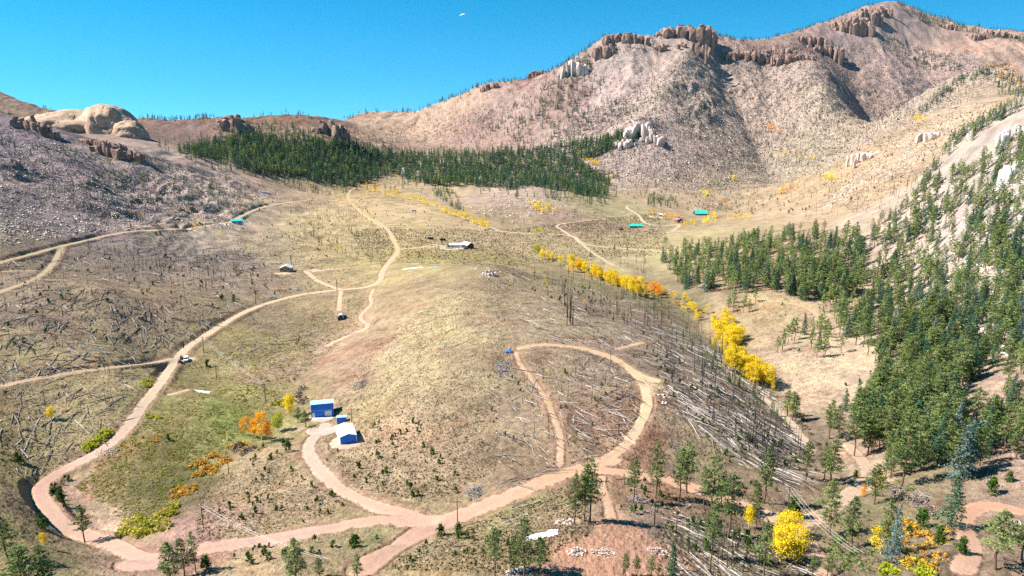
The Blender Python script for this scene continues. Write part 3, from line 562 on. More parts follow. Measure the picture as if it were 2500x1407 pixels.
# ------------------------------------------------------------------ who stands where
TREES = []                                                 # dicts: kind, pos, height, yaw, label, group, leaf
DIRV = lambda px, py: None
def px_height(h_px, pos):                                  # height in metres of something h_px tall in the photo, standing at pos
    x, y, z = pos; d = y * cp - (z - CH) * sp_; dep = math.atan2(CH - z, math.hypot(x, y)); return h_px * d / F / max(math.cos(dep), .5)
def in_poly(P, q):
    x, y = P[:, 0], P[:, 1]; ins = np.zeros(len(P), bool); n_ = len(q)
    for i in range(n_):
        x0, y0 = q[i]; x1, y1 = q[(i + 1) % n_]
        if y0 == y1: continue
        c = ((y0 > y) != (y1 > y)) & (x < (x1 - x0) * (y - y0) / (y1 - y0) + x0); ins ^= c
    return ins
def P2(spec): return [tuple(map(float, q.split())) for q in spec.split(';')]
def scatter(spec, n_, clump=0.0, road=1.0):
    q = np.array(P2(spec)); lo, hi = q.min(0), q.max(0); out = np.zeros((0, 2)); m = max(n_ * 8, 200)
    for _ in range(12):
        c = rng.uniform(lo, hi, (m, 2)); c = c[in_poly(c, q)]
        if clump: v = perlin(c[:, 0] / 38 + n_, c[:, 1] / 22 + 3); c = c[v + rng.uniform(-.5, .5, len(c)) > clump - .5]
        out = np.concatenate([out, c])
        if len(out) > n_ * 1.6: break
    p = hit(out[:, 0], out[:, 1]); p = p[~np.isnan(p[:, 0])]
    if road: p = p[zat(p[:, 0], p[:, 1], RD) > road]
    return p[:n_]
def add(kind, ps, h0, h1, label, group, **kw):
    for p in ps: TREES.append(dict(kind=kind, pos=tuple(p), h=float(rng.uniform(h0, h1) if not kw.get('skew') else h0 + (h1 - h0) * rng.uniform() ** 2), yaw=float(rng.uniform(0, 6.283)), label=label, group=group, seed=int(rng.integers(1 << 30)), **{k: v for k, v in kw.items() if k != 'skew'}))
def line(spec, n_, jx=6, jy=3):
    q = np.array(P2(spec)); L = np.concatenate([[0], np.cumsum(np.hypot(*np.diff(q, axis=0).T))]); u = np.sort(rng.uniform(0, L[-1], n_))
    c = np.stack([np.interp(u, L, q[:, 0]) + rng.normal(0, jx, n_), np.interp(u, L, q[:, 1]) + rng.normal(0, jy, n_)], 1); p = hit(c[:, 0], c[:, 1]); return p[~np.isnan(p[:, 0])]

G_R = 'pines of the forest on the right hillside'
def mixed(ps, h0, h1, labp, labf, grp, firs=.3, blue=0):
    ps = list(ps); rng.shuffle(ps); nf = int(len(ps) * firs); nb = int(len(ps) * blue)
    add('pine_tree', ps[nf + nb:], h0, h1, labp, grp + ', pines', wide=1.25); add('fir_tree', ps[:nf], h0, h1, labf, grp + ', firs', wide=1.15)
    if nb: add('fir_tree', ps[nf:nf + nb], h0, h1, 'pale blue-grey spruce among the darker conifers of the right hillside', grp + ', blue spruces', leaf='blue')
mixed(scatter("1615 640;1700 612;1860 578;1990 562;2120 575;2220 640;2310 700;2330 850;2400 890;2380 960;2330 1000;2330 1110;2230 1150;2110 1080;2060 1000;2160 940;2130 880;2060 820;2000 770;1960 735;1870 715;1750 722;1660 705", 660, .25), 10, 17,
      'green ponderosa pine in the dense stand on the right hillside', 'dark conical fir in the dense stand on the right hillside', 'dense stand on the right hillside', .25, .04)
mixed(scatter("2120 560;2200 515;2250 460;2340 420;2500 330;2500 920;2400 900;2330 850;2310 700;2220 640", 560, .1), 8, 14,
      'ponderosa pine spaced out over the pale rocky slope at right', 'narrow dark fir spaced out over the pale rocky slope at right', 'open pines on the rocky right slope', .3, .05)
mixed(np.concatenate([line("2500 255;2420 300;2335 345", 50, 8, 6), line("2335 350;2260 450;2240 480", 26, 10, 8)]), 8, 12, 'pine on the crest of the right hillside, against the pale slope behind', 'dark fir on the crest of the right hillside, against the pale slope behind', 'crest of the right hillside', .5)
mixed(scatter("2060 1020;2330 1010;2440 1040;2400 1150;2300 1190;2110 1150", 34, .2), 11, 17, 'tall ponderosa pine with a bare lower trunk above the creek bend at right', 'dark fir above the creek bend at right', 'pines above the creek bend', .25, .05)
mixed(scatter("1868 835;1900 815;2050 800;2055 880;1890 865", 20), 10, 14, 'ponderosa pine in the small grove on the bare shoulder left of the forest', 'fir in the small grove on the bare shoulder left of the forest', 'small grove left of the forest', .1)
mixed(line("1612 610;1700 612;1800 620;1850 600", 16, 8, 5), 11, 15, 'slender pine in the row at the forest tip beside the valley meadow', 'fir in the row at the forest tip beside the valley meadow', 'row at the forest tip', .1)
mixed(scatter("1750 745;1870 730;1840 770;1770 765", 8), 9, 12, 'pine standing at the foot of the forest above the yellow aspens', 'fir standing at the foot of the forest above the yellow aspens', 'foot of the forest', 0)
mixed(scatter("2430 880;2500 870;2500 1180;2440 1170", 12), 9, 13, 'ponderosa pine on the bare slope at the right edge of the photo', 'fir on the bare slope at the right edge of the photo', 'right edge pines', .1)
mixed(scatter("380 350;520 335;700 300;1000 350;1160 345;1300 340;1500 330;1590 320;1480 400;1530 460;1480 500;1250 490;1000 470;850 475;700 455;540 420;420 390", 800, 0), 8, 17, 'stray pine at the fringe of the forest band', 'stray fir at the fringe of the forest band', 'fringe of the forest band', .7)
mixed(scatter("1620 640;1700 618;1850 590;2000 575;2100 600;2130 700;2060 760;1960 720;1870 705;1750 715;1660 700", 330, 0), 10, 16, "green ponderosa pine in the forest tip beside the meadow", "dark conical fir in the forest tip beside the meadow", "forest tip beside the meadow", .35, .03)
LF = 'dark fir in the forest band across the foot of the mountain'
FB = dict(firs=.75)
mixed(scatter("430 372;520 352;620 338;740 342;850 356;1000 378;1160 376;1300 364;1450 345;1560 318;1590 330;1480 374;1420 400;1490 450;1480 490;1400 474;1300 456;1250 466;1180 458;1060 455;1000 446;960 425;900 446;850 462;760 446;700 432;640 428;560 404", 5200, 0), 12, 21, 'ponderosa pine in the forest band across the foot of the mountain', LF, 'forest band below the mountain', .75)
mixed(scatter("560 300;680 300;780 330;640 345;560 330", 110), 11, 18, 'pine on the crag slope left of centre', 'fir on the crag slope left of centre', 'crag slope firs', .85)
mixed(scatter("540 400;700 430;830 478;760 476;630 435", 150), 5, 9, 'small pine on the slope below the forest band', 'small fir on the slope below the forest band', 'slope below the forest band', .8)
mixed(scatter("1060 440;1110 470;1135 520;1100 510;1050 470", 80), 6, 11, 'small pine down the gully in the valley centre', 'small fir down the gully in the valley centre', 'gully firs in the valley centre', .7)
mixed(scatter("1310 445;1480 462;1480 505;1330 490", 90), 8, 14, 'pine on the rocky ground under the forest band', 'fir on the rocky ground under the forest band', 'rocky ground under the forest band', .6)
mixed(scatter("1560 478;1650 486;1655 510;1590 508", 45), 9, 14, 'pine behind the cabins in the valley', 'fir behind the cabins in the valley', 'trees behind the valley cabins', .5)
mixed(scatter("1160 340;1280 235;1360 195;1480 110;1420 140;1440 150;1510 260;1440 330;1300 355", 400, .3), 11, 19, 'pine scattered up the mountain flank', 'dark fir scattered up the mountain flank', 'firs up the mountain flank', .8)
mixed(scatter("1450 300;1500 245;1640 205;1660 220;1520 305", 70, .3), 9, 15, 'pine on the mountain spur', 'fir on the mountain spur', 'firs on the mountain spur', .8)
mixed(scatter("1350 185;1400 150;1490 110;1570 118;1450 150;1380 210", 120), 10, 17, 'pine below the skyline crag', 'dark fir below the skyline crag', 'firs below the skyline crag', .8)
mixed(scatter("2190 20;2250 35;2400 78;2500 92;2500 108;2380 84;2250 56", 170), 12, 20, 'pine on the summit ridge at right', 'dark fir on the summit ridge at right', 'summit ridge firs', .9)
mixed(scatter("2140 80;2230 110;2350 160;2340 180;2210 165", 130, .3), 12, 20, 'pine in the high basin below the summit', 'dark fir in the high basin below the summit', 'high basin firs', .9)
mixed(np.concatenate([line("2255 275;2330 205;2400 178;2500 206", 110, 6, 5), scatter("2420 190;2500 205;2500 240;2440 235", 40)]), 9, 16, 'pine along the ridge behind the pale slope', 'dark fir along the ridge behind the pale slope', 'ridge firs behind the pale slope', .9)
mixed(scatter("1700 250;1740 265;1735 290;1700 285", 9), 12, 18, 'pine in the lone clump on the mountain', 'fir in the lone clump on the mountain', 'lone mountain clump', 1)
def ridge(x0, x1, n_, back=25):
    out = []
    for px in rng.uniform(x0, x1, n_):
        q = skyline(px); y = q[1] - abs(rng.normal(0, back)) * 1.0; x = q[0] * y / q[1]; out.append([x, y, float(zat(x, y))])
    return np.array(out)
mixed(ridge(960, 1490, 190), 11, 20, 'pine on the skyline ridge against the blue sky', 'dark fir on the skyline ridge against the blue sky', 'skyline ridge trees', .6)
mixed(ridge(1735, 2150, 150), 8, 17, 'pine on the high mountain skyline', 'thin fir on the high mountain skyline', 'high mountain skyline trees', .7)
mixed(np.concatenate([ridge(335, 525, 70), ridge(840, 930, 16), ridge(620, 760, 14), ridge(60, 130, 5)]), 12, 20, 'pine on the far low skyline at left', 'fir on the far low skyline at left', 'far low skyline trees', .4)
mixed(scatter("0 330;130 360;400 395;560 470;400 525;150 480;0 410", 260, .3), 3.5, 8, 'small pine on the shaded rocky slope at left', 'small dark fir on the shaded rocky slope at left', 'young conifers on the left slope', .8)
mixed(scatter("400 400;540 430;620 470;560 520;430 500", 90, .2), 4, 8, 'small pine on the slope above the left road', 'small fir on the slope above the left road', 'young conifers above the left road', .8)
mixed(scatter("1380 640;1560 705;1800 850;1990 1110;1900 1040;1700 880;1600 780;1400 680", 170, .1), 2.5, 5.5, 'young pine among fallen logs above the aspen creek', 'young fir among fallen logs above the aspen creek', 'young conifers above the aspen creek', .6)
mixed(scatter("1320 610;1500 620;1620 650;1500 700;1350 640", 8), 4, 7, 'young pine beside the valley aspens', 'young fir beside the valley aspens', 'young conifers by the valley aspens', .5)
# the trees near the camera, one by one: x, y of the foot, height in photo pixels
ONE = """p 207 1324 92 1.1|tall ponderosa pine casting its shadow across the red road at lower left
p 1401 1281 120 .7|leftmost and thinnest pine of the trio beside the red clearing
p 1426 1273 129 .8|middle pine of the trio beside the red clearing
p 1440 1274 140 1.1|tallest and fullest pine of the trio beside the red clearing
p 1546 1226 97 1|lone pine with a bare trunk at the bend right of the trio of pines
p 1600 1217 126 .9|slender pine standing below the red road bank
p 1657 1226 126 1|pine right of the slender one below the red road bank
p 1208 1406 106 .9|pine at the bottom edge left of the white tarp
p 1253 1405 84 .9|short pine at the bottom edge just left of the white tarp pines
p 1280 1407 128 1|tallest pine in front of the white tarp
p 1320 1408 92 1.25|broad pine with low limbs in front of the white tarp
p 1527 1406 52 1|small pine at the bottom edge of the red clearing, leftmost of three
p 1554 1407 46 1|small pine at the bottom edge of the red clearing, middle of three
p 1589 1406 46 1.2|small pine at the bottom edge of the red clearing, rightmost of three
f 1640 1411 82 1.1|dense green fir at the bottom edge right of the red clearing
p 874 1415 58 1.3|bushy pine at the bottom edge beside the red road
p 23 1372 112 1.4|large ragged pine at the left edge
p 60 1462 125 1.5|dense dark green conifer in the bottom left corner, left of two
p 120 1456 122 1.5|dense dark green conifer in the bottom left corner, right of two
p 418 1440 112 1.3|broad pine at the bottom edge, left of the forked pair
p 450 1406 88 1.2|pine in the middle of the clump at the bottom left road fork
p 478 1398 96 .8|tall thin pine of the clump at the bottom left road fork
p 725 1440 112 1.25|wide pine at the bottom edge below the lower left road
p 782 1412 48 1.5|short round pine at the bottom edge below the lower left road
p 727 1032 38 1.6|round dark conifer beside the blue garage, left of two
p 747 1044 40 1.6|round dark conifer beside the blue garage, right of two
p 1676 1204 118 1.2|broad pine on the red road's upper side at lower right
p 1718 1243 100 .8|thin pine left of the pines by the red road
p 1737 1246 130 1.0|tall pine in the cluster by the red road
p 1760 1240 88 1.2|round topped pine in the cluster by the red road
p 1778 1311 142 1.0|tall pine below the road with a long bare trunk
p 1865 1228 128 1.0|tall full pine alone on the log strewn slope
p 1740 1358 136 .9|dark pine with a very long bare trunk under the road
p 1845 1281 98 .9|slim pine between the red road and the log slope
p 1865 1405 124 .9|dark pine in front of the yellow aspens at lower right
p 1922 1016 62 1.4|round dark pine by the creek bend, left of three
p 1934 1026 70 1.4|bright round pine by the creek bend, middle of three
p 1942 1028 62 1.2|leaning open pine by the creek bend, right of three
p 2024 1072 92 1.2|pine at the lower edge of the right forest
p 2045 1082 88 1.0|thinner pine at the lower edge of the right forest
p 1967 1171 92 1.0|pine beside the lower creek with a bare trunk
p 2029 1184 110 1.3|full crowned pine beside the lower creek
p 2012 1171 90 1.0|pine just left of the full crowned one by the lower creek
p 2085 1114 112 1.1|tall pine in the gap above the lower creek
p 2117 1114 98 1.2|pine right of the tall one in the gap above the lower creek
p 2161 1170 76 1.0|shorter pine of the group on the sandy bank
p 2176 1168 98 1.0|pine of the group on the sandy bank with a straight trunk
p 2201 1188 152 1.0|tallest pine of the group on the sandy bank with a reddish trunk
p 2224 1154 104 1.1|pine behind the tallest one on the sandy bank
p 2247 1151 100 1.2|rightmost pine of the group on the sandy bank
p 2134 1232 96 1.3|pine with yellow leaves behind its trunk near the creek
p 2024 1308 128 1.1|tall pine with tufted crown beside the lower right track
p 2079 1334 115 1.2|pine in the brush at lower right
p 2162 1354 130 .9|thin pine rising from the yellow bush at lower right
b 2177 1374 138 .8|pale blue green spruce rising beside the yellow bush at lower right
f 2319 1284 128 1.2|tall layered fir left of the red loop track
b 2341 1171 134 1.2|large blue green fir at the lower edge of the forest, left of two
b 2361 1161 130 1.2|large blue green fir at the lower edge of the forest, right of two
p 2391 1137 96 1.1|pine right of the large blue green firs
p 2478 1100 98 1.3|full pine on the bare slope near the right edge
p 2430 1390 140 1.5|wide bushy pine inside the red loop track
p 2495 1375 104 1.5|wide bushy pine cut by the right edge of the photo
p 1982 1408 52 1.2|small pine at the bottom edge below the yellow aspens
p 2018 1408 54 1.4|small bushy pine at the bottom edge left of the power line
s 504 1391 34 1|dark bush right of the pine clump at lower left
s 1076 1310 28 1|small bushy pine left of the utility pole by the wide road
s 1120 1307 28 1|small bushy pine at the foot of the utility pole by the wide road
s 864 1336 30 1|dark bushy pine in the grass triangle between the lower roads
s 1935 1260 44 1|dark bushy juniper beside the lower right track
s 2249 1290 46 1|leafy green bush in the creek brush at lower right
s 2293 1330 42 1|round green bush in the creek brush near the red loop
s 2420 1206 42 1|wide green bush under the blue green firs
s 2348 1350 40 1|green bush beside the red loop track
s 2219 1308 24 1|small green bush in the creek brush
s 2089 1168 20 1|small round pine on the sandy bank
s 2465 1176 26 1|green bush near the right edge
s 99 1276 24 1|small round pine beside the left road bend, upper of two
s 110 1290 26 1|small round pine beside the left road bend, lower of two
s 128 1215 20 1|small pine inside the left road bend, left of two
s 148 1226 28 1|small pine inside the left road bend, right of two
s 411 1078 18 1|lone dark sapling in the green meadow
s 508 896 20 1|dark pine sapling on the grass right of the white truck
s 45 1130 26 1|green bush at the left edge above the road
s 704 1102 26 1|dark bush on the bank below the blue garage
s 692 1090 20 1|smaller dark bush on the bank below the blue garage
a 125 1024 34 1.3|single yellow aspen among fallen logs at left
a 480 563 22 1.4|round yellow aspen beside the upper left road
a 540 585 22 .9|narrow yellow aspen below the turquoise roofed house
a 609 607 20 .9|narrow yellow aspen below the upper left road
a 823 614 20 1.3|round yellow aspen between the two middle roads
a 347 532 13 1|small yellow aspen high on the left slope
a 108 1334 38 .9|narrow yellow aspen above the bottom left conifers
o 600 1062 46 .9|orange aspen leftmost in the grove by the blue garage
o 622 1070 50 .9|orange aspen second from left in the grove by the blue garage
o 640 1080 76 .95|tallest orange aspen in the grove by the blue garage
o 657 1076 48 1.0|orange yellow aspen rightmost in the grove by the blue garage
a 708 1016 58 1.1|yellow aspen just left of the blue garage
l 680 1052 46 1.6|olive yellow willow tree beside the orange aspens
a 1827 1290 56 1|yellow aspen beside the red road at lower right
a 2150 1352 72 1.2|yellow aspen behind the thin pine at lower right
a 2145 1196 46 1.2|yellow aspen behind the pines of the sandy bank
a 1928 1010 26 1|yellow aspen between the trunks of the round dark pines
o 2107 1212 30 1.2|orange aspen in the creek brush
a 1345 777 12 1.2|single yellow aspen high on the log strewn hill
a 1425 742 12 1.2|yellow aspen right of the dead trunks on the central hill
a 1336 700 13 1.2|yellow aspen uppermost in the row of three on the central hill
a 1343 712 13 1.2|yellow aspen in the middle of the row of three on the central hill
a 1330 690 12 1.2|yellow aspen lowest leafed of the row on the central hill
l 1237 585 14 1.3|green yellow tree left of the valley aspens, left of two
l 1248 592 13 1.3|green yellow tree left of the valley aspens, right of two
a 748 508 12 1|small yellow aspen near the upper road end, left of two
a 765 498 11 1|small yellow aspen near the upper road end, right of two
a 825 490 14 1|yellow aspen left of the main road's far end
a 838 492 12 1|yellow aspen close to the main road's far end
a 902 530 12 1|yellow aspen on the right verge of the far main road
o 1553 478 9 1|single orange aspen on the rocks
a 1493 436 12 1.5|yellow aspen pair below the mountain spur
l 1391 492 12 1.2|lime green tree on the rocky ground in the valley
o 2113 330 10 1.3|small orange aspen in the high canyon
o 2205 605 16 1.2|orange tree inside the right hillside forest"""
KD = dict(p='pine_tree', f='fir_tree', b='fir_tree', s='pine_sapling', a='aspen_tree', o='aspen_tree', l='aspen_tree')
for l_ in ONE.split('\n'):
    a_, lab = l_.split('|'); k_, x_, y_, h_, w_ = a_.split(); x_, y_, h_, w_ = map(float, (x_, y_, h_, w_))
    yy = y_
    p = hit1(x_, yy)
    TREES.append(dict(kind=KD[k_], pos=tuple(p), h=px_height(h_, p), wide=w_, yaw=float(rng.uniform(0, 6.28)), label=lab, group=None, seed=int(rng.integers(1 << 30)), one=True, leaf={'b': 'blue', 'o': 'orange', 'l': 'lime'}.get(k_)))
# aspens in groves
def grove(ps, h0, h1, what, grp, leaf=None, wide=1.0): add('aspen_tree', ps, h0, h1, what, grp, leaf=leaf, wide=wide)
grove(line("900 470;950 476;1000 484;1050 502;1100 527;1140 537;1190 556", 80, 5, 4), 8, 12, 'yellow aspen in the long row across the far valley meadow', 'aspens across the far meadow', None, 1.25)
grove(line("868 458;895 458;960 470;975 465", 14, 4, 3), 8, 12, 'pale orange aspen where the main road meets the forest', 'orange aspens at the forest edge', 'orange')
grove(line("1170 555;1190 558", 6, 3, 2), 7, 9, 'yellow aspen at the end of the long meadow row', 'aspens at the row end')
grove(scatter("1278 492;1315 498;1362 518;1355 524;1310 524", 26), 8, 12, 'yellow aspen in the patch on the rocky slope at the valley centre', 'aspens on the valley rocks', None, 1.3)
grove(line("1305 578;1318 570;1352 578;1362 574", 9, 3, 2), 7, 10, 'yellow green aspen by the valley road crossing', 'aspens at the road crossing', 'lime', 1.4)
grove(line("1300 600;1312 620;1308 612", 6, 3, 3), 9, 11, 'yellow green aspen at the head of the creek row', 'aspens at the creek head', 'lime', 1.3)
grove(line("1318 630;1345 636;1372 642", 16, 3, 2), 7, 10, 'lemon yellow aspen in the upper creek row', 'aspens of the upper creek', None, 1.2)
grove(line("1300 605;1345 632;1420 660;1560 715;1650 728;1700 768;1740 800;1770 870;1830 920;1880 950", 60, 9, 5), 4, 9, "small yellow aspen in the thin ribbon along the creek", "small aspens along the creek", None, 1.1)
grove(line("1388 650;1420 664;1460 680;1500 698;1540 712;1580 720", 58, 5, 4), 9, 14, 'golden aspen in the tall row along the central creek', 'tall aspens along the central creek', None, 1.1)
grove(line("1400 655;1440 670;1480 688;1530 706;1600 722;1640 728", 26, 7, 3), 7, 12, 'orange aspen in the tall row along the central creek', 'orange aspens along the central creek', 'orange', 1.1)
grove(scatter("1738 800;1768 785;1800 815;1812 840;1790 860;1750 838", 26), 8, 12, 'golden aspen in the upper clump below the forest', 'golden aspens of the upper clump', None, 1.25)
grove(scatter("1768 880;1800 880;1880 938;1872 955;1820 930;1780 908", 34), 8, 12, 'golden aspen in the lower clump below the forest', 'golden aspens of the lower clump', None, 1.25)
grove(np.concatenate([line("1690 768;1700 775;1722 800", 6, 4, 4), line("1735 845;1800 845", 6, 4, 3)]), 5, 8, 'small yellow aspen beside the golden clumps', 'small aspens near the golden clumps')
grove(np.concatenate([line("1436 398;1450 402;1465 408", 14, 4, 3)]), 9, 14, 'yellow aspen high in the gap below the mountain spur', 'aspens below the mountain spur', None, 1.3)
grove(line("1590 528;1650 538;1668 548", 16, 5, 3), 8, 12, 'orange aspen among the valley cabins', 'orange aspens at the cabins', 'orange', 1.3)
grove(line("1725 540;1745 532;1740 545;1690 552;1670 556", 20, 6, 3), 8, 12, 'yellow aspen around the turquoise roof', 'aspens around the turquoise roof', None, 1.3)
grove(line("1778 535;1830 538", 14, 5, 3), 7, 10, 'pale yellow aspen on the meadow right of the turquoise roof', 'aspens right of the turquoise roof', None, 1.3)
grove(np.concatenate([line("1895 480;1925 462;1945 462", 16, 6, 3), line("1775 508;1765 495", 6, 4, 3)]), 7, 11, 'deep orange aspen at the foot of the bare hill', 'orange aspens below the bare hill', 'orange', 1.3)
grove(np.concatenate([line("1715 475;1735 480", 8, 5, 2), line("1790 440;1800 444", 5, 4, 2), line("2010 438;2040 442", 12, 5, 3), line("1905 375;1960 385;1990 400", 16, 6, 4), line("2215 295;2265 295", 12, 6, 3)]), 8, 13, 'yellow aspen in the dry gully under the mountain', 'aspens in the dry gully', None, 1.3)
grove(np.concatenate([line("1860 305;1910 330", 16, 7, 5), line("2310 118;2400 130", 14, 12, 4), line("2420 160;2480 175", 22, 8, 3), line("2440 190;2500 210", 12, 8, 3), line("1110 322;1125 326", 5, 4, 2), line("680 410;735 428", 10, 8, 3)]), 8, 14, 'orange aspen high on the distant mountainside', 'orange aspens on the distant mountainside', 'orange', 1.4)
grove(scatter("1890 1330;1920 1300;1975 1300;1985 1360;1930 1385;1895 1365", 12), 5, 8, 'bright yellow aspen in the thicket beside the lower right track', 'yellow thicket at lower right', None, 1.4)
# bushes
def bushes(ps, h0, h1, what, grp, leaf, wide=1.5): add('willow_bush', ps, h0, h1, what, grp, leaf=leaf, wide=wide)
bushes(scatter("270 1295;330 1272;400 1252;440 1228;442 1248;400 1292;380 1312;300 1312", 34), 1.6, 2.8, 'yellow green willow bush in the big thicket of the lower gully', 'willows of the lower gully', 'willow')
bushes(scatter("188 1102;250 1058;285 1048;292 1066;240 1098;200 1110", 22), 1.5, 2.6, 'bright yellow willow bush along the left road', 'willows along the left road', 'lime')
bushes(scatter("342 935;395 915;405 922;350 950", 12), 1.2, 2.0, 'yellow willow bush on the verge left of the road', 'willows on the road verge', 'willow')
bushes(scatter("350 1012;380 1010;388 1022;355 1024", 8), .9, 1.5, 'low yellow bush right of the left road', 'low yellow bushes by the left road', 'lime')
bushes(scatter("470 1135;560 1092;610 1078;620 1095;560 1135;500 1172;470 1160", 28), 1.4, 2.6, 'rust orange bush down the middle gully', 'rusty bushes of the middle gully', 'rust')
bushes(scatter("560 1092;600 1080;625 1092;590 1118", 10), 1.6, 2.6, 'grey leafless bush in the middle gully', 'bare bushes of the middle gully', 'grey')
bushes(scatter("415 1200;470 1180;480 1200;425 1222", 14), 1.2, 2.0, 'brown and gold bush above the willow thicket', 'golden bushes above the thicket', 'rust')
bushes(scatter("660 985;722 968;730 995;690 1000", 12), 1.4, 2.4, 'yellow bush behind the orange aspens', 'yellow bushes behind the aspens', 'willow')
bushes(scatter("715 965;745 945;752 985;730 995", 8), 1.6, 2.6, 'grey leafless bush left of the blue garage', 'bare bushes by the garage', 'grey')
bushes(scatter("290 1085;380 1060;400 1075;300 1110", 16), .7, 1.2, 'low rusty shrub in the green meadow', 'rusty meadow shrubs', 'rust')
bushes(scatter("560 960;700 900;720 930;600 990", 26), .6, 1.2, 'low olive shrub along the upper creek', 'olive shrubs of the upper creek', 'olive')
bushes(scatter("1890 1120;2020 1150;2000 1180;1900 1150", 8), .8, 1.5, 'olive shrub beside the lower creek', 'olive shrubs of the lower creek', 'olive')
bushes(scatter("2180 1195;2280 1230;2300 1270;2240 1250;2180 1230", 22), 1.4, 2.4, 'leafless grey brush in the shaded creek bend', 'grey brush of the creek bend', 'grey')
bushes(scatter("2180 1270;2330 1300;2330 1400;2230 1400;2170 1330", 34), 1.0, 2.2, 'straw coloured brush in the creek bottom at lower right', 'straw brush of the creek bottom', 'rust')
bushes(scatter("2200 1370;2290 1380;2280 1407;2200 1407", 14), 1.2, 2.0, 'yellow bush at the bottom edge by the red loop track', 'yellow bushes at the bottom edge', 'lime')
bushes(scatter("2150 1395;2190 1385;2195 1407;2155 1407", 5), 1.4, 2.0, 'bright yellow bush at the bottom edge left of the creek brush', 'bright bottom edge bushes', 'lime')
bushes(scatter("1960 1010;2000 1080;2010 1110;1975 1080;1930 1010", 20), .8, 1.6, 'olive and gold shrub down the creek bank', 'creek bank shrubs', 'olive')
bushes(scatter("1620 720;1690 760;1710 770;1640 740", 16), 1.0, 2.0, 'pale orange brush at the end of the aspen row', 'brush at the end of the aspen row', 'rust')
bushes(scatter("1725 490;1810 470;1790 510;1740 515", 40), 1.5, 3.0, 'leafless grey brush above the turquoise roof', 'grey brush above the turquoise roof', 'grey')
bushes(scatter("2100 1130;2200 1180;2340 1240;2360 1330;2100 1300", 34), .8, 1.8, 'dark green shrub under the pines at lower right', 'green shrubs at lower right', 'green')
bushes(scatter("2010 1310;2150 1340;2180 1400;2040 1400", 24), .8, 1.8, 'green shrub on the slope under the power line', 'green shrubs under the power line', 'green')
# saplings
SP = lambda ps, h0, h1, what, grp: add('pine_sapling', ps, h0, h1, what, grp, wide=1.0)
SP(scatter("760 1080;1000 1000;1150 1100;1200 1200;1050 1235;900 1215;800 1150;775 1100", 46), 1.2, 2.6, 'small round pine sapling on the grassy hill right of the blue buildings', 'saplings on the grassy hill')
SP(scatter("640 1090;740 1080;760 1130;880 1230;700 1290;560 1280;500 1250", 44), 1.0, 2.4, 'small pine sapling on the slope below the blue garage', 'saplings below the blue garage')
SP(scatter("480 1340;900 1310;980 1290;900 1340;600 1380", 22), 1.2, 2.4, 'small pine sapling beside the lower left road', 'saplings beside the lower left road')
SP(scatter("960 1340;1200 1290;1250 1330;1060 1400;900 1390", 18), 1.0, 2.0, 'small pine sapling on the verge below the wide road', 'saplings below the wide road')
SP(scatter("1490 1165;1640 1190;1640 1260;1500 1250", 18), 1.0, 2.2, 'small pine sapling in the corner under the red road', 'saplings under the red road')
SP(scatter("80 1200;200 1120;160 1260;90 1290", 12), 1.2, 2.4, 'small pine sapling along the left road bend', 'saplings along the left road bend')
SP(scatter("350 600;640 620;700 700;560 760;330 720;250 640", 70), 1.5, 3.5, 'dark sapling among the fallen logs at left centre', 'saplings among the left logs')
SP(scatter("0 650;250 620;330 800;100 880;0 850", 24), 1.5, 3.5, 'dark sapling on the log strewn slope at far left', 'saplings on the far left logs')
SP(scatter("560 640;700 680;820 690;700 720;600 720", 24), 1.3, 2.5, 'dark sapling below the brown cabin', 'saplings below the brown cabin')
SP(scatter("980 490;1200 560;1250 630;1000 640;980 560", 130), 1.2, 2.6, 'small dark juniper on the meadow round the long white roofed house', 'junipers on the middle meadow')
SP(scatter("1380 510;1560 510;1620 600;1500 640;1380 580", 80), 1.3, 3, 'small dark juniper on the right part of the valley meadow', 'junipers on the right meadow')
SP(scatter("1230 640;1420 690;1560 760;1500 800;1300 720", 60), 1.2, 2.8, 'small pine sapling on top of the central hill', 'saplings on the central hill top')
SP(scatter("1550 760;1760 880;1950 1130;1830 1120;1640 980;1560 860", 90), 1.0, 2.4, 'pine sapling between the fallen logs right of the loop road', 'saplings right of the loop road')
SP(scatter("1190 880;1560 930;1560 1060;1380 1150;1200 1120", 26), .9, 1.9, 'small sapling inside the loop road', 'saplings inside the loop road')
SP(scatter("1750 1050;2050 1120;2000 1200;1800 1200", 20), 1.2, 2.6, 'pine sapling above the lower creek', 'saplings above the lower creek')
SP(scatter("1620 1250;1900 1330;1900 1400;1640 1330", 26), 1.0, 2.4, 'pine sapling on the slope under the red road', 'saplings on the lower slope')
SP(scatter("1820 660;2500 640;2500 1100;2100 1050;1850 760", 60), 1.0, 2.5, 'young pine on the forest floor of the right hillside', 'young pines on the right hillside')
SP(scatter("1500 420;1900 470;2000 520;1750 530;1500 480", 200), 2, 4.5, 'dark bush at the foot of the mountain', 'bushes at the mountain foot')
SP(scatter("850 480;1000 480;960 620;900 560", 40), 1.5, 3, 'dark bush beside the far main road', 'bushes by the far main road')
SP(scatter("1430 340;1700 110;2100 110;2250 290;2000 430;1600 450", 900), 2.5, 5.5, 'dark bush on the mountain face', 'bushes on the mountain face')
SP(scatter("1950 480;2150 350;2330 260;2450 250;2250 430;2100 500", 160), 1.5, 3.5, 'dark bush on the pale bare hill', 'bushes on the pale bare hill')
SP(scatter("900 320;1150 270;1250 260;1150 335;950 340", 260), 2.5, 5, 'dark bush on the distant brown slope', 'bushes on the distant brown slope')
SP(scatter("100 560;400 440;700 480;900 480;800 640;560 560", 160), 1.5, 3.2, 'dark bush on the slope around the upper left road', 'bushes round the upper left road')
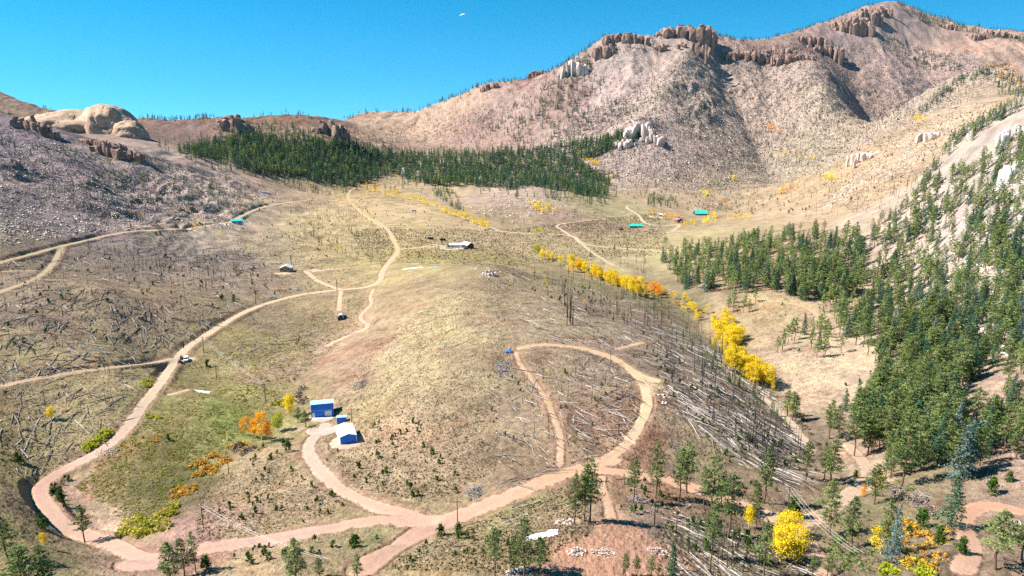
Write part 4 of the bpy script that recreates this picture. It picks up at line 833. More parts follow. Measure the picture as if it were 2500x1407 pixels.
# low dark shrubs, past counting on the grassy hill
SHRUB = [scatter("780 1060;900 850;1180 660;1260 660;1230 860;1210 1150;1050 1230;850 1190", 6500, .15), scatter("480 1180;700 1100;740 1180;880 1230;600 1320;480 1330", 900, .2), scatter("1450 430;1350 330;1700 120;2150 100;2480 160;2200 330;2000 440;1700 480", 17000), scatter("1950 480;2150 350;2330 260;2500 240;2250 430;2100 520", 2600), scatter("850 560;1250 560;1600 520;1650 620;1250 650;900 640", 9000), scatter("0 900;420 890;320 1040;120 1160;0 1180", 1800), scatter("900 1390;1200 1260;1420 1170;1450 1300;1250 1400", 2200), scatter("1980 500;2500 330;2500 1200;2100 1100;1800 760", 2600), scatter("0 600;700 560;900 480;960 640;700 900;420 850;0 860", 5000), scatter("1220 650;1600 720;1990 1150;1400 1120;1200 900", 6500), scatter("0 300;400 390;700 470;560 560;0 600", 7000), scatter("1600 1170;2100 1250;2200 1400;1600 1400", 1500)]
# dead wood
def snags(spec, n_, h0, h1, what, grp, clump=.3): add('dead_tree', scatter(spec, n_, clump), h0, h1, what, grp)
snags("0 620;350 590;620 640;560 760;420 850;0 860", 90, 4, 10, 'blackened standing trunk among the fallen logs at left', 'burnt trunks at left')
snags("200 600;620 610;680 690;500 720;330 680", 200, 4, 10, 'blackened standing trunk in the burnt patch below the upper left road', 'burnt trunks below the upper left road')
snags("690 480;900 510;950 600;900 640;720 600", 240, 5, 12, 'thin burnt trunk on the slope left of the main road', 'burnt trunks left of the main road')
snags("1250 610;1400 640;1560 720;1700 800;1500 800;1300 700", 110, 5, 12, 'thin burnt trunk on the crown of the central hill', 'burnt trunks on the central hill')
snags("1560 740;1700 800;1990 1100;1900 1180;1650 960", 120, 5, 12, 'burnt trunk standing over the fallen logs above the creek', 'burnt trunks above the creek')
snags("1270 870;1500 880;1560 940;1500 1080;1300 1080", 30, 3, 8, 'short burnt trunk inside the loop road', 'burnt trunks inside the loop road', 0)
snags("1640 1260;1900 1330;2060 1400;1640 1400", 22, 4, 9, 'bare dead trunk on the slope at the bottom right', 'dead trunks at bottom right', 0)
snags("0 880;330 900;280 1040;100 1120;0 1150", 22, 3, 8, 'burnt trunk standing among the logs near the left road', 'burnt trunks near the left road', 0)
snags("1370 730;1400 735;1400 800;1380 800", 14, 10, 15, 'tall black trunk in the tight group on the central hill', 'tall black trunks on the central hill', 0)
snags("1240 590;1560 620;1640 700;1500 680;1330 620", 40, 6, 12, 'burnt trunk standing among the creek aspens', 'burnt trunks among the creek aspens')
snags("150 400;560 400;680 480;500 560;300 560;100 500", 600, 4, 9, 'burnt trunk on the rocky slope above the upper left road', 'burnt trunks above the upper left road')
snags("1500 420;1700 380;2000 400;2050 470;1900 500;1700 520;1560 500", 420, 8, 15, 'thin burnt trunk at the foot of the mountain', 'burnt trunks at the mountain foot', .1)
snags("1380 330;1500 130;1700 110;2100 110;2250 290;2000 400;1600 440;1450 420", 4500, 7, 14, 'thin burnt trunk on the mountain face', 'burnt trunks on the mountain face', .3)
snags("2000 470;2180 360;2330 280;2300 400;2150 520;1950 540", 200, 6, 12, 'thin burnt trunk on the pale bare hill', 'burnt trunks on the pale bare hill', .1)
snags("1000 300;1200 215;1400 160;1350 260;1150 330;950 335", 500, 8, 15, 'burnt trunk on the distant brown slope', 'burnt trunks on the distant slope', .1)
snags("2100 150;2500 120;2500 200;2300 280;2150 280", 600, 8, 15, 'burnt trunk below the summit', 'burnt trunks below the summit', .1)
snags("1140 530;1300 490;1500 500;1560 480;1400 560;1250 560", 90, 6, 12, 'burnt trunk on the rocks of the valley centre', 'burnt trunks in the valley centre', .1)
mixed(ridge(2190, 2520, 90), 10, 17, 'pine on the right end of the summit skyline', 'dark fir on the right end of the summit skyline', 'right summit skyline trees', .9)
add('dead_tree', ridge(1500, 2500, 160), 9, 17, 'bare burnt trunk on the mountain skyline', 'burnt trunks on the mountain skyline')
LOGS = [  # polygon, count, length range, azimuth of the fall in degrees from +X, spread, share of odd ones, label, group
 ("0 640;350 600;640 620;600 720;450 840;0 860", 1000, 5, 14, -68, 22, .45, 'fallen grey log on the burnt slope left of the middle road', 'fallen logs on the left slope'),
 ("0 870;400 840;330 900;0 930", 150, 6, 14, -65, 30, .4, 'fallen log above the narrow left track', 'fallen logs above the left track'),
 ("0 950;330 905;290 1040;150 1120;0 1190", 170, 5, 13, -65, 25, .5, 'fallen bleached log on the grass left of the left road', 'fallen logs left of the left road'),
 ("560 830;880 780;800 870;700 930;560 900", 220, 5, 11, -50, 30, .6, 'fallen log near the dry wash', 'fallen logs near the dry wash'),
 ("880 800;1150 700;1200 760;1180 900;900 880", 60, 5, 11, -30, 50, .5, 'fallen log on the grassy crown of the central hill', 'fallen logs on the grassy hill'),
 ("1260 870;1440 865;1545 910;1560 1050;1380 1140;1200 1130;1190 900", 330, 5, 12, -62, 12, .2, 'fallen log inside the loop road', 'fallen logs inside the loop road'),
 ("1240 660;1420 690;1620 760;1660 870;1600 900;1500 850;1270 820", 420, 5, 12, -60, 14, .25, 'fallen log on the central hill above the loop road', 'fallen logs above the loop road'),
 ("1590 760;1720 840;1900 980;1990 1180;1850 1170;1620 990;1600 900", 900, 4, 14, -56, 15, .22, 'long bleached log fallen down the slope toward the creek', 'fallen logs toward the creek'),
 ("1640 1250;1900 1320;2080 1400;1600 1400;1630 1300", 150, 4, 11, -60, 12, .2, 'fallen log on the slope at the bottom right', 'fallen logs at bottom right'),
 ("560 560;930 520;950 640;800 690;640 690", 420, 5, 12, -50, 40, .4, 'fallen log on the slope left of the main road', 'fallen logs left of the main road'),
 ("200 590;450 570;640 600;620 650;330 640", 420, 5, 13, -65, 30, .4, 'fallen log in the burnt patch below the upper left road', 'fallen logs below the upper left road'),
 ("0 420;400 450;640 470;560 540;200 560;0 600", 1200, 5, 12, -65, 25, .3, 'fallen log on the rocky slope above the upper left road', 'fallen logs above the upper left road'),
 ("1100 490;1300 480;1500 500;1480 560;1250 560", 420, 5, 11, -25, 30, .3, 'fallen log on the rocks of the valley centre', 'fallen logs in the valley centre'),
 ("1200 1180;1450 1090;1450 1130;1240 1210", 34, 4, 9, 10, 20, .3, 'fallen log on the bank above the wide road', 'fallen logs above the wide road'),
 ("1500 1170;1680 1200;1700 1300;1560 1260", 34, 3, 8, -20, 40, .5, 'fallen branch wood right of the trio of pines', 'fallen wood by the trio of pines'),
 ("950 1330;1350 1200;1380 1240;1000 1380", 40, 4, 9, 24, 8, .3, 'log lying along the verge below the wide road', 'logs along the wide road'),
 ("1420 430;1380 340;1700 130;2100 120;2250 290;2000 430;1600 460", 4500, 6, 12, -40, 30, .3, 'fallen trunk on the mountain face', 'fallen trunks on the mountain'),
 ("1600 470;1900 420;2050 470;2250 400;2000 540;1700 520", 500, 6, 12, -40, 25, .3, 'fallen trunk at the foot of the mountain', 'fallen trunks at the mountain foot'),
]
for sp, n_, a0, a1, az, spd, odd, lab, grp in LOGS:
    for p in scatter(sp, n_, .25):
        ang = math.radians(az + rng.normal(0, spd)) if rng.random() > odd else rng.uniform(-math.pi, math.pi) * .5
        q = rng.random(); leaf = 'bleach' if q < .20 else ('grey' if q < .66 else 'char')
        TREES.append(dict(kind='fallen_log', pos=tuple(p), h=float(rng.uniform(a0, a1)), yaw=ang, label={'bleach': 'bleached white ', 'grey': 'grey ', 'char': 'blackened '}[leaf] + lab.replace('bleached ', '').replace('grey ', ''), group=grp + ', ' + leaf, seed=int(rng.integers(1 << 30)), leaf=leaf))
def rocks(spec, n_, h0, h1, what, grp, leaf=None, clump=.25): add('boulder', scatter(spec, n_, clump), h0, h1, what, grp, leaf=leaf, skew=True)
rocks("1380 330;1500 120;1700 110;2100 90;2500 110;2500 200;2260 290;2130 350;2000 430;1700 470;1500 440", 15000, 1.6, 6, 'pale boulder on the mountain face', 'boulders on the mountain face')
rocks("0 310;350 390;560 420;600 520;300 560;0 600", 1800, .7, 2.8, 'white boulder on the shaded slope at left', 'white boulders on the left slope', 'white')
rocks("0 310;350 390;560 420;600 520;300 560;0 600", 2600, .8, 3.2, 'boulder on the shaded slope at left', 'boulders on the left slope')
rocks("600 420;850 470;800 500;600 490", 160, 1, 4, 'boulder on the slope above the far road', 'boulders above the far road')
rocks("900 440;1040 450;1130 510;1250 470;1330 470;1400 500;1250 545;1100 500", 900, 1, 5, 'boulder on the rocky slope of the valley centre', 'boulders in the valley centre')
rocks("2250 460;2500 330;2500 900;2350 800;2300 650;2150 560", 1200, .6, 3.5, 'white boulder under the pines of the right slope', 'white boulders on the right slope', 'white')
rocks("2050 460;2180 350;2330 270;2450 260;2380 330;2200 420;2000 520", 2200, .8, 3.5, 'pale boulder on the bare hill', 'boulders on the bare hill', 'white')
rocks("1150 650;1220 640;1235 665;1180 690", 70, .5, 2.0, 'pale boulder on the summit of the central hill', 'boulders on the central hill summit', 'white', 0)
rocks("985 680;1040 670;1040 695;1000 700", 26, .5, 1.6, 'boulder on the left shoulder of the central hill', 'boulders on the left shoulder', None, 0)
rocks("1470 580;1520 560;1540 575;1500 605;1470 600", 60, .6, 2.0, 'boulder in the heap left of the valley cabins', 'boulders by the valley cabins', None, 0)
rocks("0 620;640 620;420 860;0 1150", 60, .4, 1.4, 'boulder among the fallen logs at left', 'boulders among the left logs', None, 0)
rocks("170 1140;290 1075;300 1085;190 1150", 40, .3, .8, 'small rock on the verge of the left road', 'rocks on the left road verge', None, 0)
rocks("1600 960;1640 965;1640 990;1605 990", 9, .7, 1.5, 'white boulder right of the loop road junction', 'white boulders right of the loop road', 'white', 0)
rocks("1280 170;1380 160;1500 110;1480 140;1360 230;1260 240", 260, 2, 8, 'reddish boulder below the skyline ridge', 'boulders below the skyline ridge', 'red')

# ------------------------------------------------------------------ build: the 300 largest of a kind as objects, the rest of the kind as one
LEAFMAT = {None: None, 'blue': L_BLUE, 'orange': L_ORA, 'lime': L_LIM, 'willow': L_WIL, 'rust': L_RUST, 'grey': L_GREY, 'olive': L_SHR, 'green': L_PINE}
KINDS = {  # kind: (category, builder(seed, lod), trunk material, leaf material, LIMIT)
 'pine_tree': ('pine tree', lambda s, l: pine(s, l, False), M_BARK, L_PINE), 'fir_tree': ('fir tree', lambda s, l: pine(s, l, True), M_BARKG, L_FIR),
 'aspen_tree': ('aspen tree', lambda s, l: aspen(s, l, s % 2 == 0), M_BARKW, L_YEL), 'pine_sapling': ('sapling', lambda s, l: bush(s, l, pointy=True), M_BARKG, L_SAP),
 'willow_bush': ('bush', lambda s, l: bush(s, l), M_BARKG, L_WIL), 'dead_tree': ('dead tree', lambda s, l: (snag(s, min(l, 1)), None), M_CHAR, None),
 'fallen_log': ('log', lambda s, l: (log_(s, min(l, 1)), None), M_GREYW, None), 'boulder': ('boulder', lambda s, l: (boulder(s, 18 if l else 10), None), M_ROCK, None)}
ALT = {'bleach': M_BLEACH, 'grey': M_GREYW, 'char': M_CHAR, 'white': M_ROCKW, 'red': M_ROCKR}
_cache = {}
def proto(kind, variant, lod):
    k = (kind, variant, lod)
    if k not in _cache: _cache[k] = KINDS[kind][1](variant * 17 + 5, lod)
    return _cache[k]
_mesh = {}
def part_mesh(kind, variant, lod, part, mat):
    k = (kind, variant, lod, part, mat.name)
    if k not in _mesh:
        V, Fc, S = proto(kind, variant, lod)[part]; _mesh[k] = np_mesh(kind if part == 0 else kind + '_crown', V, Fc, mat, shade=S, smooth=(kind not in ('boulder',) and part == 0))
    return _mesh[k]
PARTN = {'pine_tree': ('trunk', 'crown'), 'fir_tree': ('trunk', 'crown'), 'aspen_tree': ('trunk', 'crown')}
def tilt(p, yaw):                                          # lay a log on the slope
    x, y, z = p; e = 3.0; zx = (zat(x + e * math.cos(yaw), y + e * math.sin(yaw)) - zat(x - e * math.cos(yaw), y - e * math.sin(yaw))) / (2 * e); return math.atan(float(zx))
used_names = {}
for kind in KINDS:
    cat, _, m0, m1 = KINDS[kind]; L_ = [t for t in TREES if t['kind'] == kind and not np.isnan(t['pos'][0])]
    for t in L_:
        x, y, z = t['pos']; px_, py_ = project(x, y, z); t['size'] = t['h'] / math.hypot(y, x, z - CH) * (1 if -10 < px_ < 2510 and py_ < 1440 else .3) * (5 if t.get('one') else 1)
    L_.sort(key=lambda t: -t['size'])
    for t in L_: t['yaw2'] = tilt(t['pos'], t['yaw']) if kind == 'fallen_log' else 0
    solo, rest = L_[:300], L_[300:]
    NV = 9 if kind in ('pine_tree', 'fir_tree', 'aspen_tree') else 7
    for t in solo:
        hp = t['h'] / math.hypot(t['pos'][1], CH - t['pos'][2]) * F / 2.44          # height in render pixels
        lod = 2 if hp > 11 else 1; v = t['seed'] % NV
        lm = LEAFMAT.get(t.get('leaf')) or m1; tm = ALT.get(t.get('leaf')) or m0; wd_ = t.get('wide', 1.0); h = t['h']
        if kind == 'willow_bush' or kind == 'pine_sapling': wd_ *= 1.0
        if kind in PARTN:
            root = link(kind, None); link('trunk', part_mesh(kind, v, lod, 0, tm), root); link('crown', part_mesh(kind, v, lod, 1, lm), root)
            root.scale = (h * wd_, h * wd_, h)
        elif kind in ('pine_sapling', 'willow_bush'):
            root = link(kind, part_mesh(kind, v, lod, 1, lm)); root.scale = (h * wd_, h * wd_, h)
        else:
            root = link(kind, part_mesh(kind, v, lod, 0, tm)); s_ = h
            root.scale = (s_, s_ * 1.0, s_) if kind != 'boulder' else (h, h * (0.7 + (t['seed'] % 7) * .08), h * (0.6 + (t['seed'] % 5) * .1))
            if kind == 'dead_tree': root.scale = (max(h, 6) * .9, max(h, 6) * .9, h)
            if kind == 'fallen_log': root.scale = (h, (5 + h * .28) * (.7 + t['seed'] % 7 * .09), (5 + h * .28) * (.7 + t['seed'] % 7 * .09))
        root.location = (t['pos'][0], t['pos'][1], t['pos'][2] - (.1 if kind not in ('boulder', 'fallen_log') else .05)); root.rotation_euler = (0, -t['yaw2'], t['yaw'])
        tag(root, t['label'], cat, t['group'])
    if rest:
        bins = {}
        for t in rest:
            lm = LEAFMAT.get(t.get('leaf')) or m1; tm = ALT.get(t.get('leaf')) or m0
            hp = t['h'] / math.hypot(t['pos'][1], CH - t['pos'][2]) * F / 2.44; bins.setdefault((t['seed'] % NV, 1 if hp > 9 else 0), []).append((t, tm, lm))
        Vs, Fs, Ss, Ms, off = [], [], [], [], 0; mats = []
        for (v, lod), ts in bins.items():
            pr = proto(kind, v, lod)
            for part in (0, 1):
                if pr[part] is None or (part == 0 and kind in ('pine_sapling', 'willow_bush')): continue
                V, Fc, S = pr[part]
                n_ = len(ts); H = np.array([t[0]['h'] for t in ts]); W = np.array([t[0]['h'] * t[0].get('wide', 1.0) for t in ts]); ya = np.array([t[0]['yaw'] for t in ts]); yb = np.array([t[0]['yaw2'] for t in ts]); P = np.array([t[0]['pos'] for t in ts])
                if kind in ('dead_tree', 'fallen_log'):
                    th = np.maximum(H, P[:, 1] * .0045 * 2.4)             # far trunks are the bigger trees
                else: th = W
                sx_ = H if kind == 'fallen_log' else th; sz_ = th if kind == 'fallen_log' else H
                if kind == 'boulder': sz_ = H * rng.uniform(.55, 1.0, n_)
                q = V[None] * np.stack([sx_, th, sz_], 1)[:, None, :]
                cb, sb = np.cos(yb)[:, None], np.sin(yb)[:, None]; x1 = q[..., 0] * cb - q[..., 2] * sb; z1 = q[..., 0] * sb + q[..., 2] * cb
                ca, sa = np.cos(ya)[:, None], np.sin(ya)[:, None]
                W3 = np.stack([x1 * ca - q[..., 1] * sa, x1 * sa + q[..., 1] * ca, z1], -1) + P[:, None, :] - [0, 0, .1]
                Vs.append(W3.reshape(-1, 3)); Fs.append((Fc[None] + (np.arange(n_) * len(V))[:, None, None] + off).reshape(-1, 3)); off += n_ * len(V)
                Ss.append(np.clip(S[None] + rng.uniform(-.18, .18, (n_, 1)), 0, 1).reshape(-1))
                for t in ts:
                    m = t[1] if part == 0 else t[2]
                    if m not in mats: mats.append(m)
                Ms.append(np.repeat([mats.index(t[1] if part == 0 else t[2]) for t in ts], len(Fc)))
        nm = {'pine_tree': 'pine_forest', 'fir_tree': 'fir_forest', 'aspen_tree': 'aspen_groves', 'pine_sapling': 'scrub', 'willow_bush': 'undergrowth', 'dead_tree': 'burnt_timber', 'fallen_log': 'deadfall', 'boulder': 'rubble'}[kind]
        lb = {'pine_tree': 'remaining ponderosa pines massed over the hillsides', 'fir_tree': 'dark fir woods massed below the mountain', 'aspen_tree': 'far yellow and orange aspens along gullies', 'pine_sapling': 'scattered dark scrub over the far slopes', 'willow_bush': 'undergrowth', 'dead_tree': 'far burnt trunks standing all over the mountain', 'fallen_log': 'far fallen trunks littering the burnt slopes', 'boulder': 'far pale boulders scattered over the mountain'}[kind]
        tag(link(nm, np_mesh(nm, np.concatenate(Vs), np.concatenate(Fs), mats, shade=np.concatenate(Ss), mi=np.concatenate(Ms))), lb, cat, kind='stuff')
def tufts(name, specs, mat, h0, h1, label):
    P = np.concatenate([scatter(q, n_, c_) for q, n_, c_ in specs]); Vs, Fs, Ss, off = [], [], [], 0
    for i in range(6):
        Q_ = P[i::6]; V, Fc, S = bush(700 + i, 0, .55)[1]; H = rng.uniform(h0, h1, len(Q_)) * np.clip(Q_[:, 1] / 420, .75, 4); n_ = len(Q_)
        Vs.append((V[None] * H[:, None, None] * [1.5, 1.5, .9] + Q_[:, None, :]).reshape(-1, 3)); Fs.append((Fc[None] + (np.arange(n_) * len(V))[:, None, None] + off).reshape(-1, 3)); off += n_ * len(V); Ss.append(np.clip(S[None] + rng.uniform(-.35, .35, (n_, 1)), 0, 1).reshape(-1))
    tag(link(name, np_mesh(name, np.concatenate(Vs), np.concatenate(Fs), mat, shade=np.concatenate(Ss))), label, 'grass', kind='stuff')
tufts('meadow_grass', [("330 1040;480 960;640 940;720 960;560 1080;440 1200;330 1290;180 1190;260 1110", 4200, .3), ("430 900;560 860;880 720;900 780;700 950;420 960", 2600, .3)], L_OLIVE, .3, .8, 'clumps of green and olive grass in the wet meadow')
tufts('dry_grass', [("780 1060;900 850;1180 660;1260 660;1230 860;1210 1150;1050 1230;850 1190", 5000, .1), ("480 1180;700 1100;740 1180;880 1230;600 1320;480 1330", 2200, .1), ("900 1390;1200 1260;1420 1170;1450 1300;1250 1400", 2200, .1), ("850 560;1250 560;1600 520;1650 620;1250 650;900 640", 4000, .1), ("0 600;700 560;900 480;960 640;700 900;420 850;0 860", 4000, .1), ("1820 740;2050 860;2000 1000;1850 900", 900, 0), ("0 900;420 890;320 1040;120 1160;0 1180", 1500, 0)], L_STRAW, .25, .6, 'clumps of pale dry bunch grass on the hillsides')
# low shrubs and grass clumps: nobody could count them
Vs, Fs, Ss, off = [], [], [], 0
for k, P in enumerate(np.concatenate(SHRUB)[i::6] for i in range(6)):
    V, Fc, S = bush(900 + k, 0, .6)[1]; H = rng.uniform(.22, .75, len(P)) * np.clip(P[:, 1] / 420, .75, 6); n_ = len(P)
    Vs.append((V[None] * H[:, None, None] * [1.1, 1.1, .9] + P[:, None, :]).reshape(-1, 3)); Fs.append((Fc[None] + (np.arange(n_) * len(V))[:, None, None] + off).reshape(-1, 3)); off += n_ * len(V); Ss.append(np.clip(S[None] + rng.uniform(-.3, .3, (n_, 1)), 0, 1).reshape(-1))
tag(link('low_shrubs', np_mesh('low_shrubs', np.concatenate(Vs), np.concatenate(Fs), L_SHR, shade=np.concatenate(Ss))), 'low dark shrubs and bunch grass dotting the slopes', 'shrubs', kind='stuff')

# ------------------------------------------------------------------ rock crags on the skyline and the spurs
def crag(px, py, wpx, hpx, n_, label, mat=M_ROCKR, cat='rock outcrop', blk=.16, depth=.35, seed=0, D=None, taper=.5, sink=.25, yaw=0.0):
    """a stack of fractured blocks: foot at a photo pixel, size in photo pixels there"""
    r = np.random.default_rng(seed + int(px)); p = hit1(px, py)
    if D is not None: s, rr = ray(px, py); p = np.array([float(s) * D, D, CH + float(rr) * D])
    k = (p[1] * cp - (p[2] - CH) * sp_) / F; W, H = wpx * k, hpx * k; bm_V, bm_F, off = [], [], 0
    cy_, sy_ = math.cos(yaw), math.sin(yaw)
    for i in range(n_):
        u = r.uniform(-1, 1); q = r.uniform(-1, 1); env = max(0, 1 - abs(u) ** 2.2) ** taper * (1 - .35 * abs(q))
        h = H * env * r.uniform(.55, 1.05); b = W * blk * r.uniform(.5, 1.2)
        c = np.array([u * W / 2 * cy_ - q * W * depth / 2 * sy_, u * W / 2 * sy_ + q * W * depth / 2 * cy_])
        zg = float(zat(p[0] + c[0], p[1] + c[1])); z0 = min(zg, p[2]) - p[2] - H * sink
        pts_ = r.uniform(-1, 1, (26, 3)); pts_ /= np.max(np.abs(pts_), axis=1)[:, None] * r.uniform(1, 1.18, (26, 1))
        hh = h - z0; pts_ = pts_ * [b * .5, b * .5 * r.uniform(.6, 1.1), hh / 2]; a = r.uniform(-.4, .4); pts_[:, :2] = pts_[:, :2] @ np.array([[math.cos(a), -math.sin(a)], [math.sin(a), math.cos(a)]])
        V, Fc = hull_pts(pts_ + [c[0], c[1], z0 + hh / 2]); bm_V.append(V); bm_F.append(Fc + off); off += len(V)
    o = link('rock_outcrop', np_mesh('rock_outcrop', np.concatenate(bm_V), np.concatenate(bm_F), mat)); o.location = p; return tag(o, label, cat)
def dome(parts, label, D, seed=1):
    """smooth granite dome: swollen slabs, one mesh"""
    r = np.random.default_rng(seed); bmm = bmesh.new(); bmesh.ops.create_icosphere(bmm, subdivisions=5, radius=1); V0 = np.array([v.co[:] for v in bmm.verts]); F0 = np.array([[v.index for v in f.verts] for f in bmm.faces]); bmm.free()
    Vs, Fs, off = [], [], 0; s, rr = ray(parts[0][0], parts[0][1]); org = np.array([float(s) * D, D, CH + float(rr) * D])
    for (px, py, w_, h_, dd) in parts:
        s, rr = ray(px, py); Dp = D + dd; c = np.array([float(s) * Dp, Dp, CH + float(rr) * Dp]); k = Dp * 1.0 / F
        V = V0.copy(); n1_ = perlin(V[:, 0] * 1.6 + px, V[:, 2] * 2.2 + V[:, 1]) * .12 - np.exp(-np.abs(perlin(V[:, 0] * 2.2 + V[:, 2] * 1.5 + px, V[:, 1] * 1.4 + V[:, 2])) * 16) * .12 - np.exp(-np.abs(perlin(V[:, 0] * 5 - V[:, 2] * 3 + px, V[:, 1] * 3)) * 12) * .05 + perlin(V[:, 0] * 9, V[:, 2] * 11 + V[:, 1] * 9) * .025
        V = V * (1 + n1_[:, None]) * [w_ * k / 2, w_ * k * .45, h_ * k]
        Vs.append(V + c - org); Fs.append(F0 + off); off += len(V)
    o = link('granite_dome', np_mesh('granite_dome', np.concatenate(Vs), np.concatenate(Fs), M_ROCKT, smooth=True)); o.location = org; return tag(o, label, 'rock dome')
dome([(175, 338, 250, 66, 0), (268, 332, 140, 74, -20), (318, 342, 90, 46, -45), (272, 296, 44, 34, -40), (120, 330, 100, 50, 20)], 'broad smooth tan granite dome on the left skyline, split by dark cracks', 1380)
crag(568, 318, 86, 38, 46, 'rounded rocky knob on the skyline between the left dome and the forest', blk=.28, depth=.5, taper=.6)
crag(805, 325, 84, 32, 40, 'dark fractured crag on the skyline at the top of the forest', blk=.22, depth=.45)
crag(68, 318, 96, 40, 36, 'dark shaded crag at the far left edge below the blue peak', blk=.22, seed=2)
crag(120, 335, 46, 22, 18, 'small dark crag stepping down from the left edge crag', blk=.3, seed=3)
crag(262, 372, 84, 34, 36, 'shaded dark crag in front of the left granite dome', blk=.22, seed=4)
crag(215, 350, 60, 18, 16, 'low dark crag left of the shaded crag in front of the dome', blk=.3, seed=5)
crag(318, 385, 60, 22, 18, 'broken rocks at the lower end of the left crags', blk=.25, seed=6)
crag(1522, 98, 110, 20, 60, 'castle shaped red crag on the skyline left of the flat topped one', blk=.12, depth=.4, seed=7)
crag(1478, 128, 60, 24, 26, 'rock buttress under the castle shaped skyline crag', blk=.2, seed=8)
crag(1400, 178, 66, 40, 34, 'pale pillar cliffs on the left shoulder of the ridge', blk=.16, seed=9, mat=M_ROCK)
crag(1672, 86, 140, 26, 70, 'flat topped red crag standing on the mountain skyline', blk=.12, depth=.35, seed=10)
crag(1720, 90, 50, 34, 24, 'dark block at the right end of the flat topped crag', blk=.3, seed=11)
crag(1665, 115, 150, 12, 40, 'thin rock band under the flat topped crag', blk=.08, seed=12)
crag(1820, 136, 110, 16, 40, 'left part of the cliff band across the mountain', blk=.10, seed=13)
crag(1900, 130, 90, 16, 36, 'upper ledge of the cliff band across the mountain', blk=.10, seed=14)
crag(1925, 146, 120, 18, 44, 'middle part of the cliff band across the mountain', blk=.09, seed=15)
crag(2000, 126, 120, 20, 46, 'tallest right hand part of the cliff band across the mountain', blk=.11, seed=16)
crag(1965, 100, 110, 14, 36, 'short cliff above the band across the mountain', blk=.1, seed=17)
crag(2085, 76, 90, 40, 50, 'jagged crag stepping up to the summit', blk=.16, seed=18)
crag(2120, 48, 66, 36, 34, 'crag right under the summit with blue shadow', blk=.2, seed=19)
crag(2158, 34, 34, 24, 14, 'dark block just under the peak', blk=.35, seed=20)
crag(2060, 62, 60, 20, 22, 'rock shoulder left of the summit crag', blk=.2, seed=21)
crag(2420, 88, 110, 16, 40, 'row of small rock teeth on the right end of the ridge', blk=.09, seed=22)
crag(2300, 66, 60, 10, 20, 'low rocks on the summit ridge among the firs', blk=.14, seed=23)
crag(1200, 216, 50, 16, 20, 'low crag on the left part of the long skyline ridge', blk=.2, seed=24)
crag(1562, 330, 76, 38, 46, 'rocky tor on the end of the mountain spur above the forest', blk=.15, seed=25, mat=M_ROCK)
crag(1592, 345, 60, 22, 24, 'broken rocks trailing right from the spur tor', blk=.18, seed=26, mat=M_ROCK)
crag(1525, 355, 60, 18, 24, 'broken rocks trailing left from the spur tor', blk=.18, seed=27, mat=M_ROCK)
crag(2120, 383, 90, 14, 40, 'pale buttress on the left side of the bare hill', blk=.14, seed=28, mat=M_ROCK, depth=.6)
crag(2290, 330, 80, 10, 34, 'pale outcrop on the upper bare hill', blk=.14, seed=29, mat=M_ROCK, depth=.6)
crag(2480, 330, 70, 28, 44, 'white granite face among the pines at the right edge, upper of two', blk=.2, seed=30, mat=M_ROCKW)
crag(2485, 420, 70, 30, 44, 'white granite face among the pines at the right edge, lower of two', blk=.2, seed=31, mat=M_ROCKW)
crag(1195, 672, 40, 14, 26, 'small dark rock outcrop on top of the central hill', blk=.2, seed=32, mat=M_ROCK)
crag(985, 428, 12, 22, 5, 'pale rock pinnacle at the foot of the forest, leftmost', blk=.6, seed=33, mat=M_ROCK)
crag(1024, 432, 14, 16, 5, 'squat rock pinnacle at the foot of the forest, middle', blk=.6, seed=34, mat=M_ROCK)
crag(1176, 448, 14, 18, 5, 'dark rock pinnacle at the foot of the forest, right', blk=.6, seed=35, mat=M_ROCK)
crag(465, 510, 24, 8, 6, 'large dark boulder pair on the slope above the left road', blk=.5, seed=36)
crag(440, 512, 18, 7, 4, 'low dark boulder left of the pair above the left road', blk=.6, seed=37)
crag(345, 778, 18, 8, 3, 'lone reddish boulder among the logs at left', blk=.9, seed=38)
crag(1320, 150, 60, 12, 20, 'small outcrop on the ridge left of the pillar cliffs', blk=.16, seed=39)

# ------------------------------------------------------------------ buildings
def box(w, d, h, z=0, x=0, y=0): return np.array([[x + sx * w / 2, y + sy * d / 2, z + k * h] for k in (0, 1) for sx, sy in ((-1, -1), (1, -1), (1, 1), (-1, 1))]), [(0, 3, 2, 1), (4, 5, 6, 7), (0, 1, 5, 4), (1, 2, 6, 5), (2, 3, 7, 6), (3, 0, 4, 7)]
def poly_obj(name, shapes, mat, parent=None, loc=None, rz=0):
    me = bpy.data.meshes.new(name); V, Fc, o = [], [], 0
    for v, f in shapes: V += [tuple(map(float, q)) for q in v]; Fc += [tuple(i + o for i in g) for g in f]; o += len(v)
    me.from_pydata(V, [], Fc); me.materials.append(mat); me.update(); ob = link(name, me, parent)
    if loc is not None: ob.location = loc; ob.rotation_euler = (0, 0, rz)
    return ob
BLUE = plain('blue_steel_siding', (0.008, 0.17, 0.80), .45, .06, 2); WHITE = plain('white_steel', (0.80, 0.83, 0.85), .4, .05, 2); DOORW = plain('door_white', (.72, .76, .84), .5, .05)
PALEBLUE = plain('pale_blue_roof', (0.35, 0.78, 0.85), .35, .06, 2); TEAL = plain('turquoise_metal_roof', (0.03, 0.42, 0.33), .4, .08, 1.5); TEALW = plain('teal_wall', (0.03, 0.16, 0.22), .7, .1); TAN = plain('tan_siding', (0.27, 0.185, 0.13), .85, .12)
GREYR = plain('grey_metal_roof', (0.44, 0.50, 0.54), .5, .08); DARKW = plain('dark_stained_timber', (0.045, 0.036, 0.032), .9, .2); GLASS = plain('dark_glass', (0.02, 0.03, 0.05), .15, .1, spec=.6); REDW = plain('red_wall', (0.28, 0.05, 0.035), .8, .15)
